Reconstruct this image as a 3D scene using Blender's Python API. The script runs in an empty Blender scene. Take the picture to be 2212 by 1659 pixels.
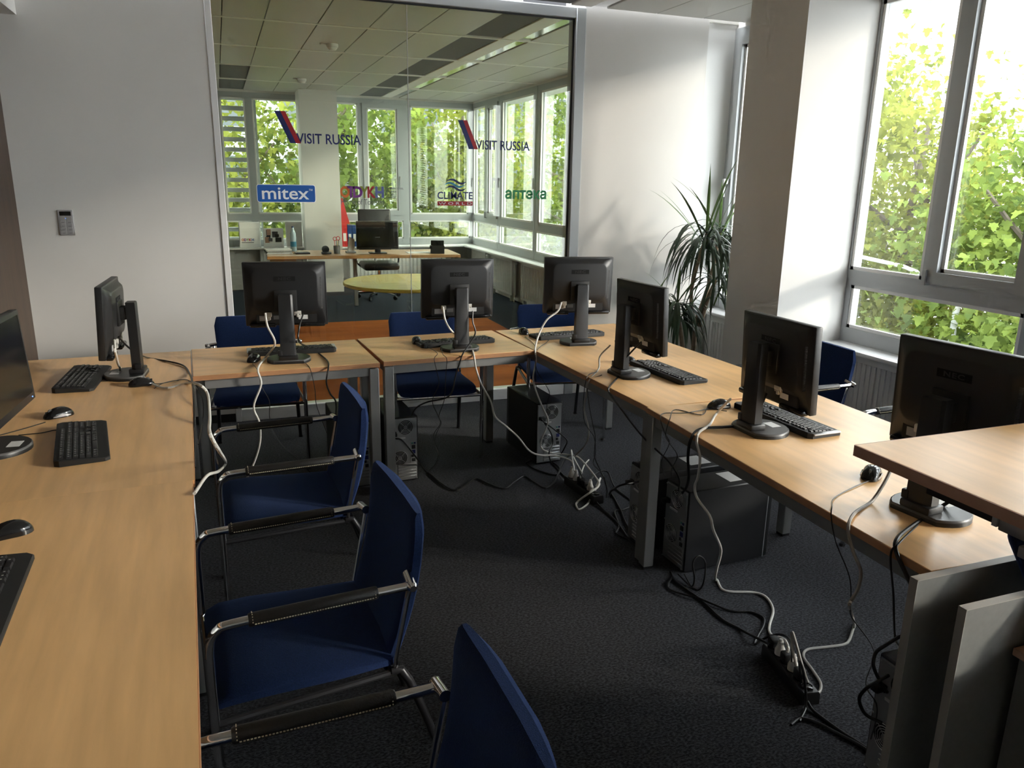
import bpy, bmesh, math, random
from mathutils import Vector, Matrix
import numpy as np
random.seed(7)
SC = bpy.context.scene
COL = SC.collection
# ------------------------------------------------------------------ camera
F, YAW, PITCH, ROLL, EYE = 1664.33, .359192, .256732, .016455, 1.65
_cy, _sy = math.cos(YAW), math.sin(YAW)
W_ = Vector((_sy*math.cos(PITCH), _cy*math.cos(PITCH), -math.sin(PITCH)))
_r = Vector((_cy, -_sy, 0)); _u = _r.cross(W_)
R_ = _r*math.cos(ROLL)+_u*math.sin(ROLL)
U_ = -_r*math.sin(ROLL)+_u*math.cos(ROLL)
CAM = Vector((0, 0, EYE))
cd = bpy.data.cameras.new('camera'); cam = bpy.data.objects.new('camera', cd); COL.objects.link(cam)
cd.sensor_width = 36; cd.lens = F/2212*36; cd.clip_start = .05; cd.clip_end = 300
cam.matrix_world = Matrix(((R_.x, U_.x, -W_.x, 0), (R_.y, U_.y, -W_.y, 0), (R_.z, U_.z, -W_.z, EYE), (0, 0, 0, 1)))
SC.camera = cam
SC.cycles.diffuse_bounces = 5; SC.cycles.glossy_bounces = 3; SC.cycles.max_bounces = 8; SC.cycles.transparent_max_bounces = 10; SC.cycles.use_adaptive_sampling = True; SC.cycles.adaptive_threshold = .1; SC.cycles.adaptive_min_samples = 16
# ------------------------------------------------------------------ sky, sun, exposure
SKY, SUN, EXPO = 5.8, 1.95, 0.92
w = bpy.data.worlds.new('sky'); SC.world = w; w.use_nodes = True
bg = w.node_tree.nodes['Background']; bg.inputs[0].default_value = (.94, .97, 1.0, 1); bg.inputs[1].default_value = SKY
sl = bpy.data.lights.new('sun', 'SUN'); sun = bpy.data.objects.new('sun', sl); COL.objects.link(sun)
sl.energy = SUN; sl.angle = math.radians(7); sl.color = (1, .90, .79)
sun.rotation_euler = Vector((-1, .55, -.30)).to_track_quat('-Z', 'Y').to_euler()
sun.location = (12, -5, 6)
vs = SC.view_settings; vs.view_transform = 'Standard'; vs.look = 'None'; vs.exposure = EXPO; vs.gamma = 1; vs.use_curve_mapping = False
# ------------------------------------------------------------------ pixel -> place (measured from the photograph)
def _ray(x, y): return W_+R_*((x-1106)/F)-U_*((y-829.5)/F)
def atz(x, y, z): d = _ray(x, y); return CAM+d*((z-EYE)/d.z)
def aty(x, y, Y): d = _ray(x, y); return CAM+d*(Y/d.y)
def atx(x, y, X): d = _ray(x, y); return CAM+d*(X/d.x)
# ------------------------------------------------------------------ materials
MATS = {}
def mat(name, col, rough=.5, metal=0, noise=0, nscale=20, bump=0, bscale=200, spec=.5, stretch=None, col2=None, coat=0, rp=(.3, .7)):
    m = bpy.data.materials.new(name); m.use_nodes = True; nt = m.node_tree; b = nt.nodes['Principled BSDF']
    b.inputs['Base Color'].default_value = (*col, 1); b.inputs['Roughness'].default_value = rough
    b.inputs['Metallic'].default_value = metal; b.inputs['Specular IOR Level'].default_value = spec
    if coat: b.inputs['Coat Weight'].default_value = coat; b.inputs['Coat Roughness'].default_value = .15
    if noise or bump:
        tc = nt.nodes.new('ShaderNodeTexCoord'); mp = nt.nodes.new('ShaderNodeMapping'); nt.links.new(tc.outputs['Object'], mp.inputs[0])
        if stretch: mp.inputs['Scale'].default_value = stretch
    if noise:
        n = nt.nodes.new('ShaderNodeTexNoise'); n.inputs['Scale'].default_value = nscale; n.inputs['Detail'].default_value = 5
        nt.links.new(mp.outputs[0], n.inputs[0]); r = nt.nodes.new('ShaderNodeValToRGB')
        c2 = col2 or tuple(min(1, c*(1+noise)) for c in col); c1 = tuple(c*(1-noise) for c in col)
        r.color_ramp.elements[0].position = rp[0]; r.color_ramp.elements[1].position = rp[1]
        r.color_ramp.elements[0].color = (*c1, 1); r.color_ramp.elements[1].color = (*c2, 1)
        nt.links.new(n.outputs[0], r.inputs[0]); nt.links.new(r.outputs[0], b.inputs['Base Color'])
    if bump:
        n = nt.nodes.new('ShaderNodeTexNoise'); n.inputs['Scale'].default_value = bscale; n.inputs['Detail'].default_value = 4
        nt.links.new(mp.outputs[0], n.inputs[0]); bp = nt.nodes.new('ShaderNodeBump'); bp.inputs['Strength'].default_value = bump; bp.inputs['Distance'].default_value = .01
        nt.links.new(n.outputs[0], bp.inputs['Height']); nt.links.new(bp.outputs[0], b.inputs['Normal'])
    MATS[name] = m; return m
def sheen(name, w, r=.4, tint=(.8, .82, .9)):
    b = MATS[name].node_tree.nodes['Principled BSDF']; b.inputs['Sheen Weight'].default_value = w; b.inputs['Sheen Roughness'].default_value = r; b.inputs['Sheen Tint'].default_value = (*tint, 1)
def glassmat(name, tint, ior=1.5):
    m = bpy.data.materials.new(name); m.use_nodes = True; nt = m.node_tree; nt.nodes.remove(nt.nodes['Principled BSDF'])
    out = nt.nodes['Material Output']; t = nt.nodes.new('ShaderNodeBsdfTransparent'); t.inputs[0].default_value = (*tint, 1)
    g = nt.nodes.new('ShaderNodeBsdfGlossy'); g.inputs['Roughness'].default_value = 0; g.inputs[0].default_value = (1, 1, 1, 1)
    fr = nt.nodes.new('ShaderNodeFresnel'); ge = nt.nodes.new('ShaderNodeNewGeometry'); mr = nt.nodes.new('ShaderNodeMapRange'); mr.inputs[3].default_value = ior; mr.inputs[4].default_value = 1/ior; nt.links.new(ge.outputs['Backfacing'], mr.inputs[0]); nt.links.new(mr.outputs[0], fr.inputs[0]); mx = nt.nodes.new('ShaderNodeMixShader')
    nt.links.new(fr.outputs[0], mx.inputs[0]); nt.links.new(t.outputs[0], mx.inputs[1]); nt.links.new(g.outputs[0], mx.inputs[2]); nt.links.new(mx.outputs[0], out.inputs[0])
    MATS[name] = m; return m
def leafmat(name, c, tr):
    m = bpy.data.materials.new(name); m.use_nodes = True; nt = m.node_tree; nt.nodes.remove(nt.nodes['Principled BSDF'])
    out = nt.nodes['Material Output']; d = nt.nodes.new('ShaderNodeBsdfDiffuse'); t = nt.nodes.new('ShaderNodeBsdfTranslucent'); a = nt.nodes.new('ShaderNodeMixShader')
    a.inputs[0].default_value = .5
    n = nt.nodes.new('ShaderNodeTexNoise'); n.inputs['Scale'].default_value = 1.6; n.inputs['Detail'].default_value = 8
    tc = nt.nodes.new('ShaderNodeTexCoord'); nt.links.new(tc.outputs['Object'], n.inputs[0])
    for nd, cc in ((d, c), (t, tr)):
        r = nt.nodes.new('ShaderNodeValToRGB'); r.color_ramp.elements[0].position = .35; r.color_ramp.elements[1].position = .68
        r.color_ramp.elements[0].color = (*[x*.55 for x in cc], 1); r.color_ramp.elements[1].color = (min(1, cc[0]*1.55), min(1, cc[1]*1.35), cc[2]*1.1, 1)
        nt.links.new(n.outputs[0], r.inputs[0]); nt.links.new(r.outputs[0], nd.inputs[0])
    nt.links.new(d.outputs[0], a.inputs[1]); nt.links.new(t.outputs[0], a.inputs[2]); nt.links.new(a.outputs[0], out.inputs[0])
    MATS[name] = m; return m
mat('wall', (.735, .72, .695), .85, noise=.02, nscale=3, bump=.03, bscale=300)
mat('white_paint', (.82, .82, .81), .5)
mat('ceil_metal', (.60, .59, .55), .38, metal=.0, noise=.015, nscale=2)
mat('ceil_band', (.88, .87, .82), .45)
mat('ceil_dark', (.16, .16, .17), .7)
mat('ceil_gap', (.06, .06, .06), .9)
mat('mirror_strip', (.75, .75, .75), .12, metal=1)
mat('brown_veneer', (.062, .037, .022), .45, noise=.25, nscale=4, stretch=(8, 8, .6))
mat('carpet', (.011, .011, .012), .95, rp=(.40, .62), noise=.7, nscale=95, bump=.5, bscale=260, spec=.1, stretch=(1, 1.6, 1), col2=(.056, .057, .064))
sheen('carpet', .16, .5)
mat('carpet_blue', (.035, .042, .055), .95, noise=.5, nscale=120, bump=.4, bscale=200, spec=.1)
mat('carpet_orange', (.36, .085, .02), .95, noise=.35, nscale=2.2, spec=.1, stretch=(.4, 1.4, 1), col2=(.42, .13, .03))
mat('alu', (.44, .46, .47), .42, metal=.25)
mat('alu_dark', (.10, .11, .12), .4)
mat('gasket', (.02, .02, .022), .5)
mat('beech', (.90, .55, .25), .33, noise=.09, nscale=3.0, stretch=(9, .9, 1), bump=.02, bscale=80, spec=.45)
mat('beech_x', (.90, .55, .25), .33, noise=.09, nscale=3.0, stretch=(.9, 9, 1), bump=.02, bscale=80, spec=.45)
mat('beech_edge', (.50, .25, .12), .5, noise=.1, nscale=14)
mat('brown_edge', (.50, .29, .20), .5, noise=.1, nscale=14)
mat('oak_desk', (.45, .24, .10), .4, noise=.12, nscale=3, stretch=(1, 9, 1))
mat('yellow_wood', (.76, .58, .13), .25, noise=.06, nscale=3, stretch=(1, 6, 1))
mat('leg_metal', (.38, .38, .37), .38, metal=.55)
mat('black_plastic', (.018, .018, .019), .38, bump=.03, bscale=700)
mat('black_gloss', (.012, .012, .013), .12)
mat('black_matte', (.014, .014, .014), .6, bump=.05, bscale=500)
mat('dark_groove', (.004, .004, .004), .9)
mat('grey_vent', (.10, .10, .10), .35)
mat('screen', (.012, .011, .010), .16)
mat('key_black', (.022, .022, .024), .42)
mat('key_print', (.6, .6, .58), .5)
mat('silver_plastic', (.45, .45, .46), .3, metal=.3)
mat('chrome', (.78, .78, .79), .07, metal=1)
mat('dark_steel', (.05, .05, .055), .35, metal=.6)
mat('leather', (.016, .014, .013), .42, bump=.15, bscale=160)
mat('thread', (.75, .66, .48), .8)
mat('blue_fabric', (.011, .024, .078), .95, noise=.22, nscale=260, bump=.3, bscale=500, spec=.15)
sheen('blue_fabric', .35, .35, (.25, .4, .9))
mat('pc_metal', (.46, .47, .48), .36, metal=.7, noise=.05, nscale=12)
mat('pc_black', (.010, .010, .011), .5, bump=.04, bscale=500)
mat('io_teal', (.12, .35, .33), .5)
mat('paper', (.80, .80, .79), .7)
mat('paper_grey', (.45, .45, .46), .7)
mat('cable_white', (.74, .72, .67), .45)
mat('cable_black', (.012, .012, .012), .38)
mat('cable_grey', (.42, .40, .37), .5)
mat('board_grey', (.20, .20, .19), .6, noise=.05, nscale=60)
mat('board_edge', (.42, .40, .36), .55)
mat('radiator', (.70, .70, .68), .45)
mat('sill', (.72, .72, .73), .35)
mat('trunk', (.34, .26, .18), .85, noise=.3, nscale=30, bump=.4, bscale=40)
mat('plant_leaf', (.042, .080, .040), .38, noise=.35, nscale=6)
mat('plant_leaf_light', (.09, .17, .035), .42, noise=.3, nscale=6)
mat('pot', (.30, .29, .28), .6)
mat('soil', (.03, .022, .015), .95)
mat('navy', (.010, .016, .125), .5)
mat('logo_red', (.42, .012, .022), .5)
mat('logo_blue', (.010, .10, .40), .45)
mat('logo_white', (.85, .87, .9), .5)
mat('logo_green', (.02, .30, .10), .5)
mat('logo_cyan', (.03, .26, .42), .5)
mat('logo_orange', (.60, .14, .03), .5)
mat('logo_purple', (.16, .02, .22), .5)
mat('logo_lime', (.20, .24, .02), .5)
mat('logo_lilac', (.13, .16, .42), .5)
mat('logo_grey', (.10, .10, .11), .6)
mat('red_card', (.60, .03, .03), .5)
mat('blue_card', (.015, .06, .22), .5)
mat('clear_plastic', (.75, .76, .77), .15, spec=.6)
mat('water_plastic', (.45, .58, .66), .08, spec=.7)
mat('facade_white', (.85, .85, .84), .7)
mat('facade_grey', (.33, .35, .38), .7)
mat('facade_dark', (.07, .085, .11), .3)
mat('asphalt', (.16, .165, .17), .9, noise=.2, nscale=1)
mat('lamp_post', (.62, .63, .64), .5)
mat('bark', (.12, .10, .08), .9, noise=.3, nscale=6)
leafmat('leaf_a', (.155, .195, .055), (.29, .35, .085))
leafmat('leaf_b', (.115, .175, .055), (.22, .32, .08))
glassmat('pane', (.97, .985, .975)); glassmat('pane_green', (.90, .93, .84))
e = bpy.data.materials.new('led'); e.use_nodes = True; b_ = e.node_tree.nodes['Principled BSDF']; b_.inputs['Base Color'].default_value = (.1, .2, 1, 1); b_.inputs['Emission Color'].default_value = (.15, .35, 1, 1); b_.inputs['Emission Strength'].default_value = 1.2; MATS['led'] = e
# ------------------------------------------------------------------ mesh helpers
class MB:
    def __init__(s): s.v = []; s.f = []
    def add(s, vs, fs, M=None):
        k = len(s.v)
        s.v += [tuple(M @ Vector(p)) for p in vs] if M is not None else [tuple(p) for p in vs]
        s.f += [[i+k for i in f] for f in fs]; return s
    def box(s, x0, x1, y0, y1, z0, z1, M=None):
        vs = [(x, y, z) for z in (z0, z1) for y in (y0, y1) for x in (x0, x1)]
        return s.add(vs, [(0, 2, 3, 1), (4, 5, 7, 6), (0, 1, 5, 4), (2, 6, 7, 3), (0, 4, 6, 2), (1, 3, 7, 5)], M)
    def rbox(s, x0, x1, y0, y1, z0, z1, b=.005, seg=2, M=None):
        bm = bmesh.new(); bmesh.ops.create_cube(bm, size=1)
        for v in bm.verts: v.co = ((x0+x1)/2+v.co.x*(x1-x0), (y0+y1)/2+v.co.y*(y1-y0), (z0+z1)/2+v.co.z*(z1-z0))
        bmesh.ops.bevel(bm, geom=bm.edges[:], offset=min(b, .49*min(x1-x0, y1-y0, z1-z0)), segments=seg, affect='EDGES', profile=.5)
        bm.verts.index_update(); s.add([v.co.copy() for v in bm.verts], [[v.index for v in f.verts] for f in bm.faces], M); bm.free(); return s
    def tube(s, pts, r, n=8, cap=True, M=None):
        pts = [Vector(p) for p in pts]; rr = r if isinstance(r, (list, tuple)) else [r]*len(pts)
        vs = []; fs = []; prev = None
        for i, p in enumerate(pts):
            t = (pts[min(i+1, len(pts)-1)]-pts[max(i-1, 0)])
            if t.length < 1e-9: t = Vector((0, 0, 1))
            t.normalize()
            if prev is None:
                a = Vector((0, 0, 1)) if abs(t.z) < .9 else Vector((1, 0, 0)); x = t.cross(a).normalized()
            else:
                x = prev-t*prev.dot(t)
                x = x.normalized() if x.length > 1e-6 else t.orthogonal().normalized()
            prev = x; y = t.cross(x)
            for k in range(n):
                a = 2*math.pi*k/n; vs.append(p+(x*math.cos(a)+y*math.sin(a))*rr[i])
        for i in range(len(pts)-1):
            for k in range(n): fs.append((i*n+k, i*n+(k+1) % n, (i+1)*n+(k+1) % n, (i+1)*n+k))
        if cap: fs.append(list(range(n))[::-1]); fs.append([len(vs)-n+k for k in range(n)])
        return s.add(vs, fs, M)
    def lathe(s, prof, n=24, M=None, cap=True):
        vs = []; fs = []
        for r, z in prof:
            for k in range(n): a = 2*math.pi*k/n; vs.append((r*math.cos(a), r*math.sin(a), z))
        for i in range(len(prof)-1):
            for k in range(n): fs.append((i*n+k, i*n+(k+1) % n, (i+1)*n+(k+1) % n, (i+1)*n+k))
        if cap: fs.append(list(range(n))[::-1]); fs.append([len(vs)-n+k for k in range(n)])
        return s.add(vs, fs, M)
    def loft(s, rings, cap=True, M=None):
        n = len(rings[0]); vs = [p for r in rings for p in r]; fs = []
        for i in range(len(rings)-1):
            for k in range(n): fs.append((i*n+k, i*n+(k+1) % n, (i+1)*n+(k+1) % n, (i+1)*n+k))
        if cap: fs.append(list(range(n))[::-1]); fs.append([len(vs)-n+k for k in range(n)])
        return s.add(vs, fs, M)
    def prism(s, poly, h0, h1, ax='z', M=None):
        def P(a, b, h): return {'z': (a, b, h), 'y': (a, h, b), 'x': (h, a, b)}[ax]
        n = len(poly); vs = [P(a, b, h0) for a, b in poly]+[P(a, b, h1) for a, b in poly]
        fs = [list(range(n))[::-1], [n+i for i in range(n)]]+[(i, (i+1) % n, n+(i+1) % n, n+i) for i in range(n)]
        return s.add(vs, fs, M)
    def mesh(s, name, m):
        me = bpy.data.meshes.new(name); me.from_pydata(s.v, [], s.f); me.materials.append(MATS[m])
        bm = bmesh.new(); bm.from_mesh(me); bmesh.ops.recalc_face_normals(bm, faces=bm.faces[:]); bm.to_mesh(me); bm.free()
        me.shade_smooth(); me.set_sharp_from_angle(angle=math.radians(38)); return me
    def obj(s, name, m, parent=None, label=None): return link(name, s.mesh(name, m), parent, label)
def link(name, me, parent=None, label=None, loc=None, rz=0):
    o = bpy.data.objects.new(name, me); COL.objects.link(o)
    if parent: o.parent = parent
    if label: o['label'] = label
    if loc is not None: o.location = loc
    o.rotation_euler[2] = rz
    return o
def thing(name, label, cat, loc=(0, 0, 0), rz=0, group=None):
    o = bpy.data.objects.new(name, None); COL.objects.link(o); o.location = loc; o.rotation_euler = (0, 0, rz); o.empty_display_size = .1
    tag(o, label, cat, group); return o
def tag(o, label, cat, group=None):
    o['label'] = label; o['category'] = cat
    if group: o['group'] = group
    return o
def struct(o, label=None):
    o['kind'] = 'structure'
    if label: o['label'] = label
    return o
def sroot(name, label=None, loc=(0, 0, 0)):
    o = bpy.data.objects.new(name, None); COL.objects.link(o); o.location = loc; return struct(o, label)
def copy_tree(o, parent=None):
    c = o.copy(); COL.objects.link(c); c.parent = parent
    for ch in list(o.children): copy_tree(ch, c)
    return c
def crom(P, sub=5):
    P = [Vector(p) for p in P]
    if len(P) < 3: return P
    out = []
    Q = [P[0]*2-P[1]]+P+[P[-1]*2-P[-2]]
    for i in range(1, len(Q)-2):
        a, b, c, d = Q[i-1:i+3]
        for k in range(sub):
            t = k/sub; out.append(.5*((2*b)+(c-a)*t+(2*a-5*b+4*c-d)*t*t+(3*b-a-3*c+d)*t**3))
    out.append(P[-1]); return out
def rrect(w, h, r, n=4):
    out = []
    for cx, cy, a0 in ((w/2-r, h/2-r, 0), (-w/2+r, h/2-r, 90), (-w/2+r, -h/2+r, 180), (w/2-r, -h/2+r, 270)):
        for k in range(n+1): a = math.radians(a0+90*k/n); out.append((cx+r*math.cos(a), cy+r*math.sin(a)))
    return out
def RZ(a): return Matrix.Rotation(a, 4, 'Z')
def TR(x, y, z): return Matrix.Translation((x, y, z))
def textmesh(body, size, m, ext=.0004, bold=0, spacing=1, width=None, height=None):
    cu = bpy.data.curves.new('lettering', 'FONT'); cu.body = body; cu.size = size; cu.extrude = ext; cu.offset = bold; cu.space_character = spacing; cu.resolution_u = 3
    o = bpy.data.objects.new('lettering', cu); COL.objects.link(o); bpy.context.view_layer.update()
    me = bpy.data.meshes.new_from_object(o.evaluated_get(bpy.context.evaluated_depsgraph_get())); bpy.data.objects.remove(o); bpy.data.curves.remove(cu)
    me.materials.clear(); me.materials.append(MATS[m])
    xs = [v.co.x for v in me.vertices]; ys = [v.co.y for v in me.vertices]
    x0, x1, y0, y1 = min(xs), max(xs), min(ys), max(ys)
    sx = width/(x1-x0) if width else 1; sy = height/(y1-y0) if height else sx
    for v in me.vertices: v.co = ((v.co.x-x0)*sx, (v.co.y-y0)*sy, v.co.z)
    return me
def uptext(name, body, m, parent, x, y, z, width, height=None, bold=0, spacing=1):
    """upright lettering facing -Y, lower left corner at x, y, z"""
    me = textmesh(body, .1, m, bold=bold, spacing=spacing, width=width, height=height)
    for v in me.vertices: a = v.co.copy(); v.co = (a.x, -a.z, a.y)
    o = link(name, me, parent); o.location = (x, y, z); return o
# ================================================================== THE SETTING
CZ = 2.86; XW = 3.9; YP = 5.47; YF = 12.35; T = .735
struct(MB().box(-1.3, 4.0, -2.6, 5.56, -.12, 0).obj('floor', 'carpet'), 'dark grey speckled carpet of the computer room')
struct(MB().box(-3, 4.0, 5.56, 12.45, -.12, 0).obj('floor', 'carpet_blue'), 'dark blue grey carpet of the glazed office')
struct(MB().box(-3, 3.03, 5.6, 9.2, 0, .004).obj('floor', 'carpet_orange'), 'orange red carpet strip behind the glass wall')
# --- ceiling: metal panels in a grid
def ceiling(name, label, x0, x1, y0, y1, xs, bands):
    c = MB().box(x0-.05, x1+.05, y0, y1, CZ+.03, CZ+.12).obj(name, 'ceil_gap'); struct(c, label)
    cache = {}
    ys = [y0]+[b for b in bands if y0 < b < y1]+[y1]
    for j in range(len(ys)-1):
        a = ys[j]+(.025 if j else 0); b = ys[j+1]-(.025 if j < len(ys)-2 else 0)
        if j: MB().box(x0, x1, ys[j]-.025, ys[j]+.025, CZ-.004, CZ+.03).obj('ceiling_band', 'ceil_band', c)
        for xa, xb, kind in xs:
            if xa >= x1 or xb <= x0: continue
            k = kind
            if kind == 'v': k = 'ceil_dark' if (a > 9.5) else 'ceil_metal'
            key = (round(xb-xa, 3), round(b-a, 3), k)
            if key not in cache: cache[key] = MB().rbox(-(xb-xa)/2+.003, (xb-xa)/2-.003, -(b-a)/2+.001, (b-a)/2-.001, 0, .03, .003, 1).mesh('ceiling_panel', k)
            nm = {'ceil_dark': 'ceiling_vent_panel', 'mirror_strip': 'ceiling_light_strip'}.get(k, 'ceiling_panel')
            link(nm, cache[key], c, loc=((xa+xb)/2, (a+b)/2, CZ+(.008 if k in ('ceil_dark', 'mirror_strip') else 0)))
    return c
X0 = .13; px_ = [(.13, .4475, 'v')]+[(.4475+.4125*i, .86+.4125*i, 'ceil_metal') for i in range(4)]
px_ += [(2.0975, 2.43, 'ceil_dark'), (2.43, 2.595, 'ceil_band'), (2.595, 2.71, 'mirror_strip'), (2.71, 3.12, 'ceil_metal'), (3.12, 3.52, 'ceil_metal'), (3.52, 3.9, 'ceil_metal')]
neg = [(.13-.4125*(i+1), .13-.4125*i, 'ceil_metal') for i in range(8)]
BND = [6.91+1.39*k for k in range(-7, 5)]
ceiling('ceiling', 'white metal panel ceiling of the computer room', -1.0, XW, -2.5, 5.42, [(max(a, -1.0), b, k) for a, b, k in neg if b > -1]+[(a, b, 'ceil_metal' if k == 'v' else k) for a, b, k in px_], BND)
ceiling('ceiling', 'metal panel ceiling of the office behind the glass', -3.0, XW, 5.52, YF, [(max(a, -3.0), b, k) for a, b, k in neg if b > -3]+px_, BND)
# lowered bulkhead over the brown wall
struct(MB().box(-1.3, -1.0, -2.5, 5.47, 2.525, 2.95).obj('ceiling', 'wall'), 'lowered ceiling edge above the dark brown side wall')
# --- walls
wb = struct(MB().box(-1.3, .005, YP, YP+.10, .06, 2.95).obj('wall_back_left', 'wall'), 'plain white wall left of the glass partition')
struct(MB().box(-1.3, .005, YP+.008, YP+.10, 0, .06).obj('baseboard_back_left', 'gasket'))
struct(MB().box(2.57, 3.615, YP, YP+.12, 0, 2.95).obj('wall_back_right', 'wall'), 'white wall between glass partition and window')
struct(MB().box(3.615, XW+.02, YP+.045, YP+.10, 0, 2.95).obj('wall_back_right', 'white_paint'), 'narrow white infill panel beside the window')
struct(MB().box(-1.3, -1.135, -2.5, YP, 0, 2.525).obj('wall_left', 'brown_veneer'), 'dark brown veneered side wall')
struct(MB().box(-1.3, 4.0, -2.62, -2.5, 0, 2.95).obj('wall_front', 'wall'))
struct(MB().box(-3.1, -3.0, 5.5, 12.4, 0, 2.95).obj('wall_left', 'wall'))
struct(MB().box(-3.1, -1.25, 5.47, 5.57, 0, 2.95).obj('wall_back_left', 'wall'))
# columns
struct(MB().box(3.352, XW+.1, 4.047, 4.6, 0, 2.95).obj('wall_column', 'wall'), 'square white column standing at the window wall')
struct(MB().box(1.165, 1.69, 11.80, 12.30, 0, 2.95).obj('wall_column', 'wall'), 'white column in the office behind the glass')
# parapet below the windows
struct(MB().box(XW, XW+.12, -2.5, 12.45, -.1, .645).obj('wall_right', 'wall'))
struct(MB().box(XW, XW+.12, -2.5, 12.45, 2.83, 3.0).obj('wall_right', 'wall'))
struct(MB().box(-3, XW+.12, YF, YF+.12, -.1, .645).obj('wall_back', 'wall'))
struct(MB().box(-3, XW+.12, YF, YF+.12, 2.83, 3.0).obj('wall_back', 'wall'))
struct(MB().box(-3, .05, YF, YF+.12, .645, 2.83).obj('wall_back', 'wall'))
# --- window bays. local u along the wall, depth d outwards
WN = [0]
def bay(P, u0, u1, cols, label=None, handle=None, lower=True, zt=2.83, zb=.645):
    """P(u, d, z) -> world. cols: list of (ua, ub, sash?) upper panes; the lower pane spans the bay."""
    WN[0] += 1
    root = sroot('window_%d' % WN[0], label)
    def bx(mb, a, b, d0, d1, z0, z1):
        p = P(a, d0, z0); q = P(b, d1, z1); mb.box(min(p[0], q[0]), max(p[0], q[0]), min(p[1], q[1]), max(p[1], q[1]), z0, z1)
    fr = []
    fr.append((u0, u1, -.01, .07, zb, .742)); fr.append((u0, u1, -.01, .07, 1.026, 1.124)); fr.append((u0, u1, -.01, .07, 2.755, zt))
    fr.append((u0, u0+.045, -.01, .07, .742, 1.026)); fr.append((u1-.045, u1, -.01, .07, .742, 1.026))
    edges = sorted([c[0] for c in cols]+[c[1] for c in cols])
    gaps = [(u0, cols[0][0])]+[(cols[i][1], cols[i+1][0]) for i in range(len(cols)-1)]+[(cols[-1][1], u1)]
    for a, b in gaps: fr.append((a, b, -.01, .07, 1.124, 2.755))
    for a, b, d0, d1, z0, z1 in fr:
        if b-a < .004: continue
        m = MB(); bx(m, a, b, d0, d1, z0, z1); m.obj('frame_bar', 'alu', root)
    def pane(a, b, z0, z1, d=.03):
        m = MB(); bx(m, a, b, d, d+.012, z0, z1); m.obj('pane', 'pane', root)
        g = MB()
        for aa, bb, c0, c1 in ((a, a+.012, z0, z1), (b-.012, b, z0, z1), (a, b, z0, z0+.012), (a, b, z1-.012, z1)): bx(g, aa, bb, d-.012, d-.001, c0, c1)
        g.obj('gasket', 'gasket', root)
        h = MB()
        for aa, bb, c0, c1 in ((a, a+.022, z0, z1), (b-.022, b, z0, z1), (a, b, z0, z0+.022), (a, b, z1-.022, z1)): bx(h, aa, bb, -.004, d-.012, c0, c1)
        h.obj('glazing_bead', 'white_paint', root)
    pane(u0+.045, u1-.045, .742, 1.026)
    for a, b, sash in cols:
        if sash:
            m = MB()
            for aa, bb, c0, c1 in ((a-.005, a+.06, 1.11, 2.765), (b-.06, b+.005, 1.11, 2.765), (a+.06, b-.06, 1.11, 1.18), (a+.06, b-.06, 2.70, 2.765)): bx(m, aa, bb, -.035, .02, c0, c1)
            m.obj('sash', 'alu', root); pane(a+.06, b-.06, 1.18, 2.70)
            hu = (b-.03) if sash == 1 else (a+.03)
            h = MB(); bx(h, hu-.012, hu+.012, -.07, -.035, 1.66, 1.70); bx(h, hu-.011, hu+.011, -.085, -.07, 1.56, 1.70); h.obj('handle', 'silver_plastic', root)
            g = MB(); hh = (a-.012) if sash == 1 else (b+.012); bx(g, hh-.012, hh+.012, -.05, -.01, 1.10, 1.19); g.obj('hinge', 'alu', root)
        else: pane(a, b, 1.124, 2.755)
    return root
PXW = lambda u, d, z: (XW+d, u, z)
PYF = lambda u, d, z: (u, YF+d, z)
bay(PXW, 2.75, 4.045, [(2.80, 3.40, 2), (3.46, 4.03, 0)], 'tall grey window right of the white column')
bay(PXW, 1.40, 2.74, [(1.45, 2.05, 2), (2.11, 2.69, 0)]); bay(PXW, .05, 1.39, [(.10, .70, 2), (.76, 1.34, 0)])
bay(PXW, -1.25, .04, [(-1.2, -.6, 2), (-.54, .0, 0)]); bay(PXW, -2.5, -1.26, [(-2.45, -1.9, 2), (-1.84, -1.3, 0)])
bay(PXW, 4.6, 5.515, [(4.65, 5.44, 1)], 'narrow window between the column and the back wall')
bay(PXW, 11.08, 12.35, [(11.10, 11.60, 2), (11.72, 12.30, 0)]); bay(PXW, 9.62, 11.07, [(9.74, 10.95, 0)]); bay(PXW, 8.2, 9.61, [(8.3, 9.5, 0)])
bay(PXW, 6.85, 8.19, [(6.95, 8.1, 0)]); bay(PXW, 5.57, 6.84, [(5.65, 6.75, 0)])
bay(PYF, .05, .50, [(.12, .46, 0)], 'narrow far office window behind the louvres'); bay(PYF, .50, 1.72, [(.555, 1.6, 0)], 'far office window left of the white column')
bay(PYF, 1.72, 2.79, [(1.74, 2.07, 0), (2.14, 2.73, 1)], 'far office window with an opening sash'); bay(PYF, 2.79, 3.9, [(2.87, 3.82, 0)], 'far corner window of the office')
# sills
struct(MB().rbox(3.70, XW-.01, 2.0, 4.045, .622, .648, .006).obj('trim_1', 'sill'), 'pale window sill right of the column')
struct(MB().rbox(3.70, XW-.01, -2.45, 1.99, .622, .648, .006).obj('trim_2', 'sill')); struct(MB().rbox(3.70, XW-.01, 4.605, 5.46, .622, .648, .006).obj('trim_3', 'sill'))
struct(MB().rbox(3.66, XW-.01, 5.58, 12.1, .622, .648, .006).obj('trim_4', 'sill')); struct(MB().rbox(.06, 3.88, 12.05, YF-.01, .622, .648, .006).obj('trim_5', 'sill'))
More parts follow.
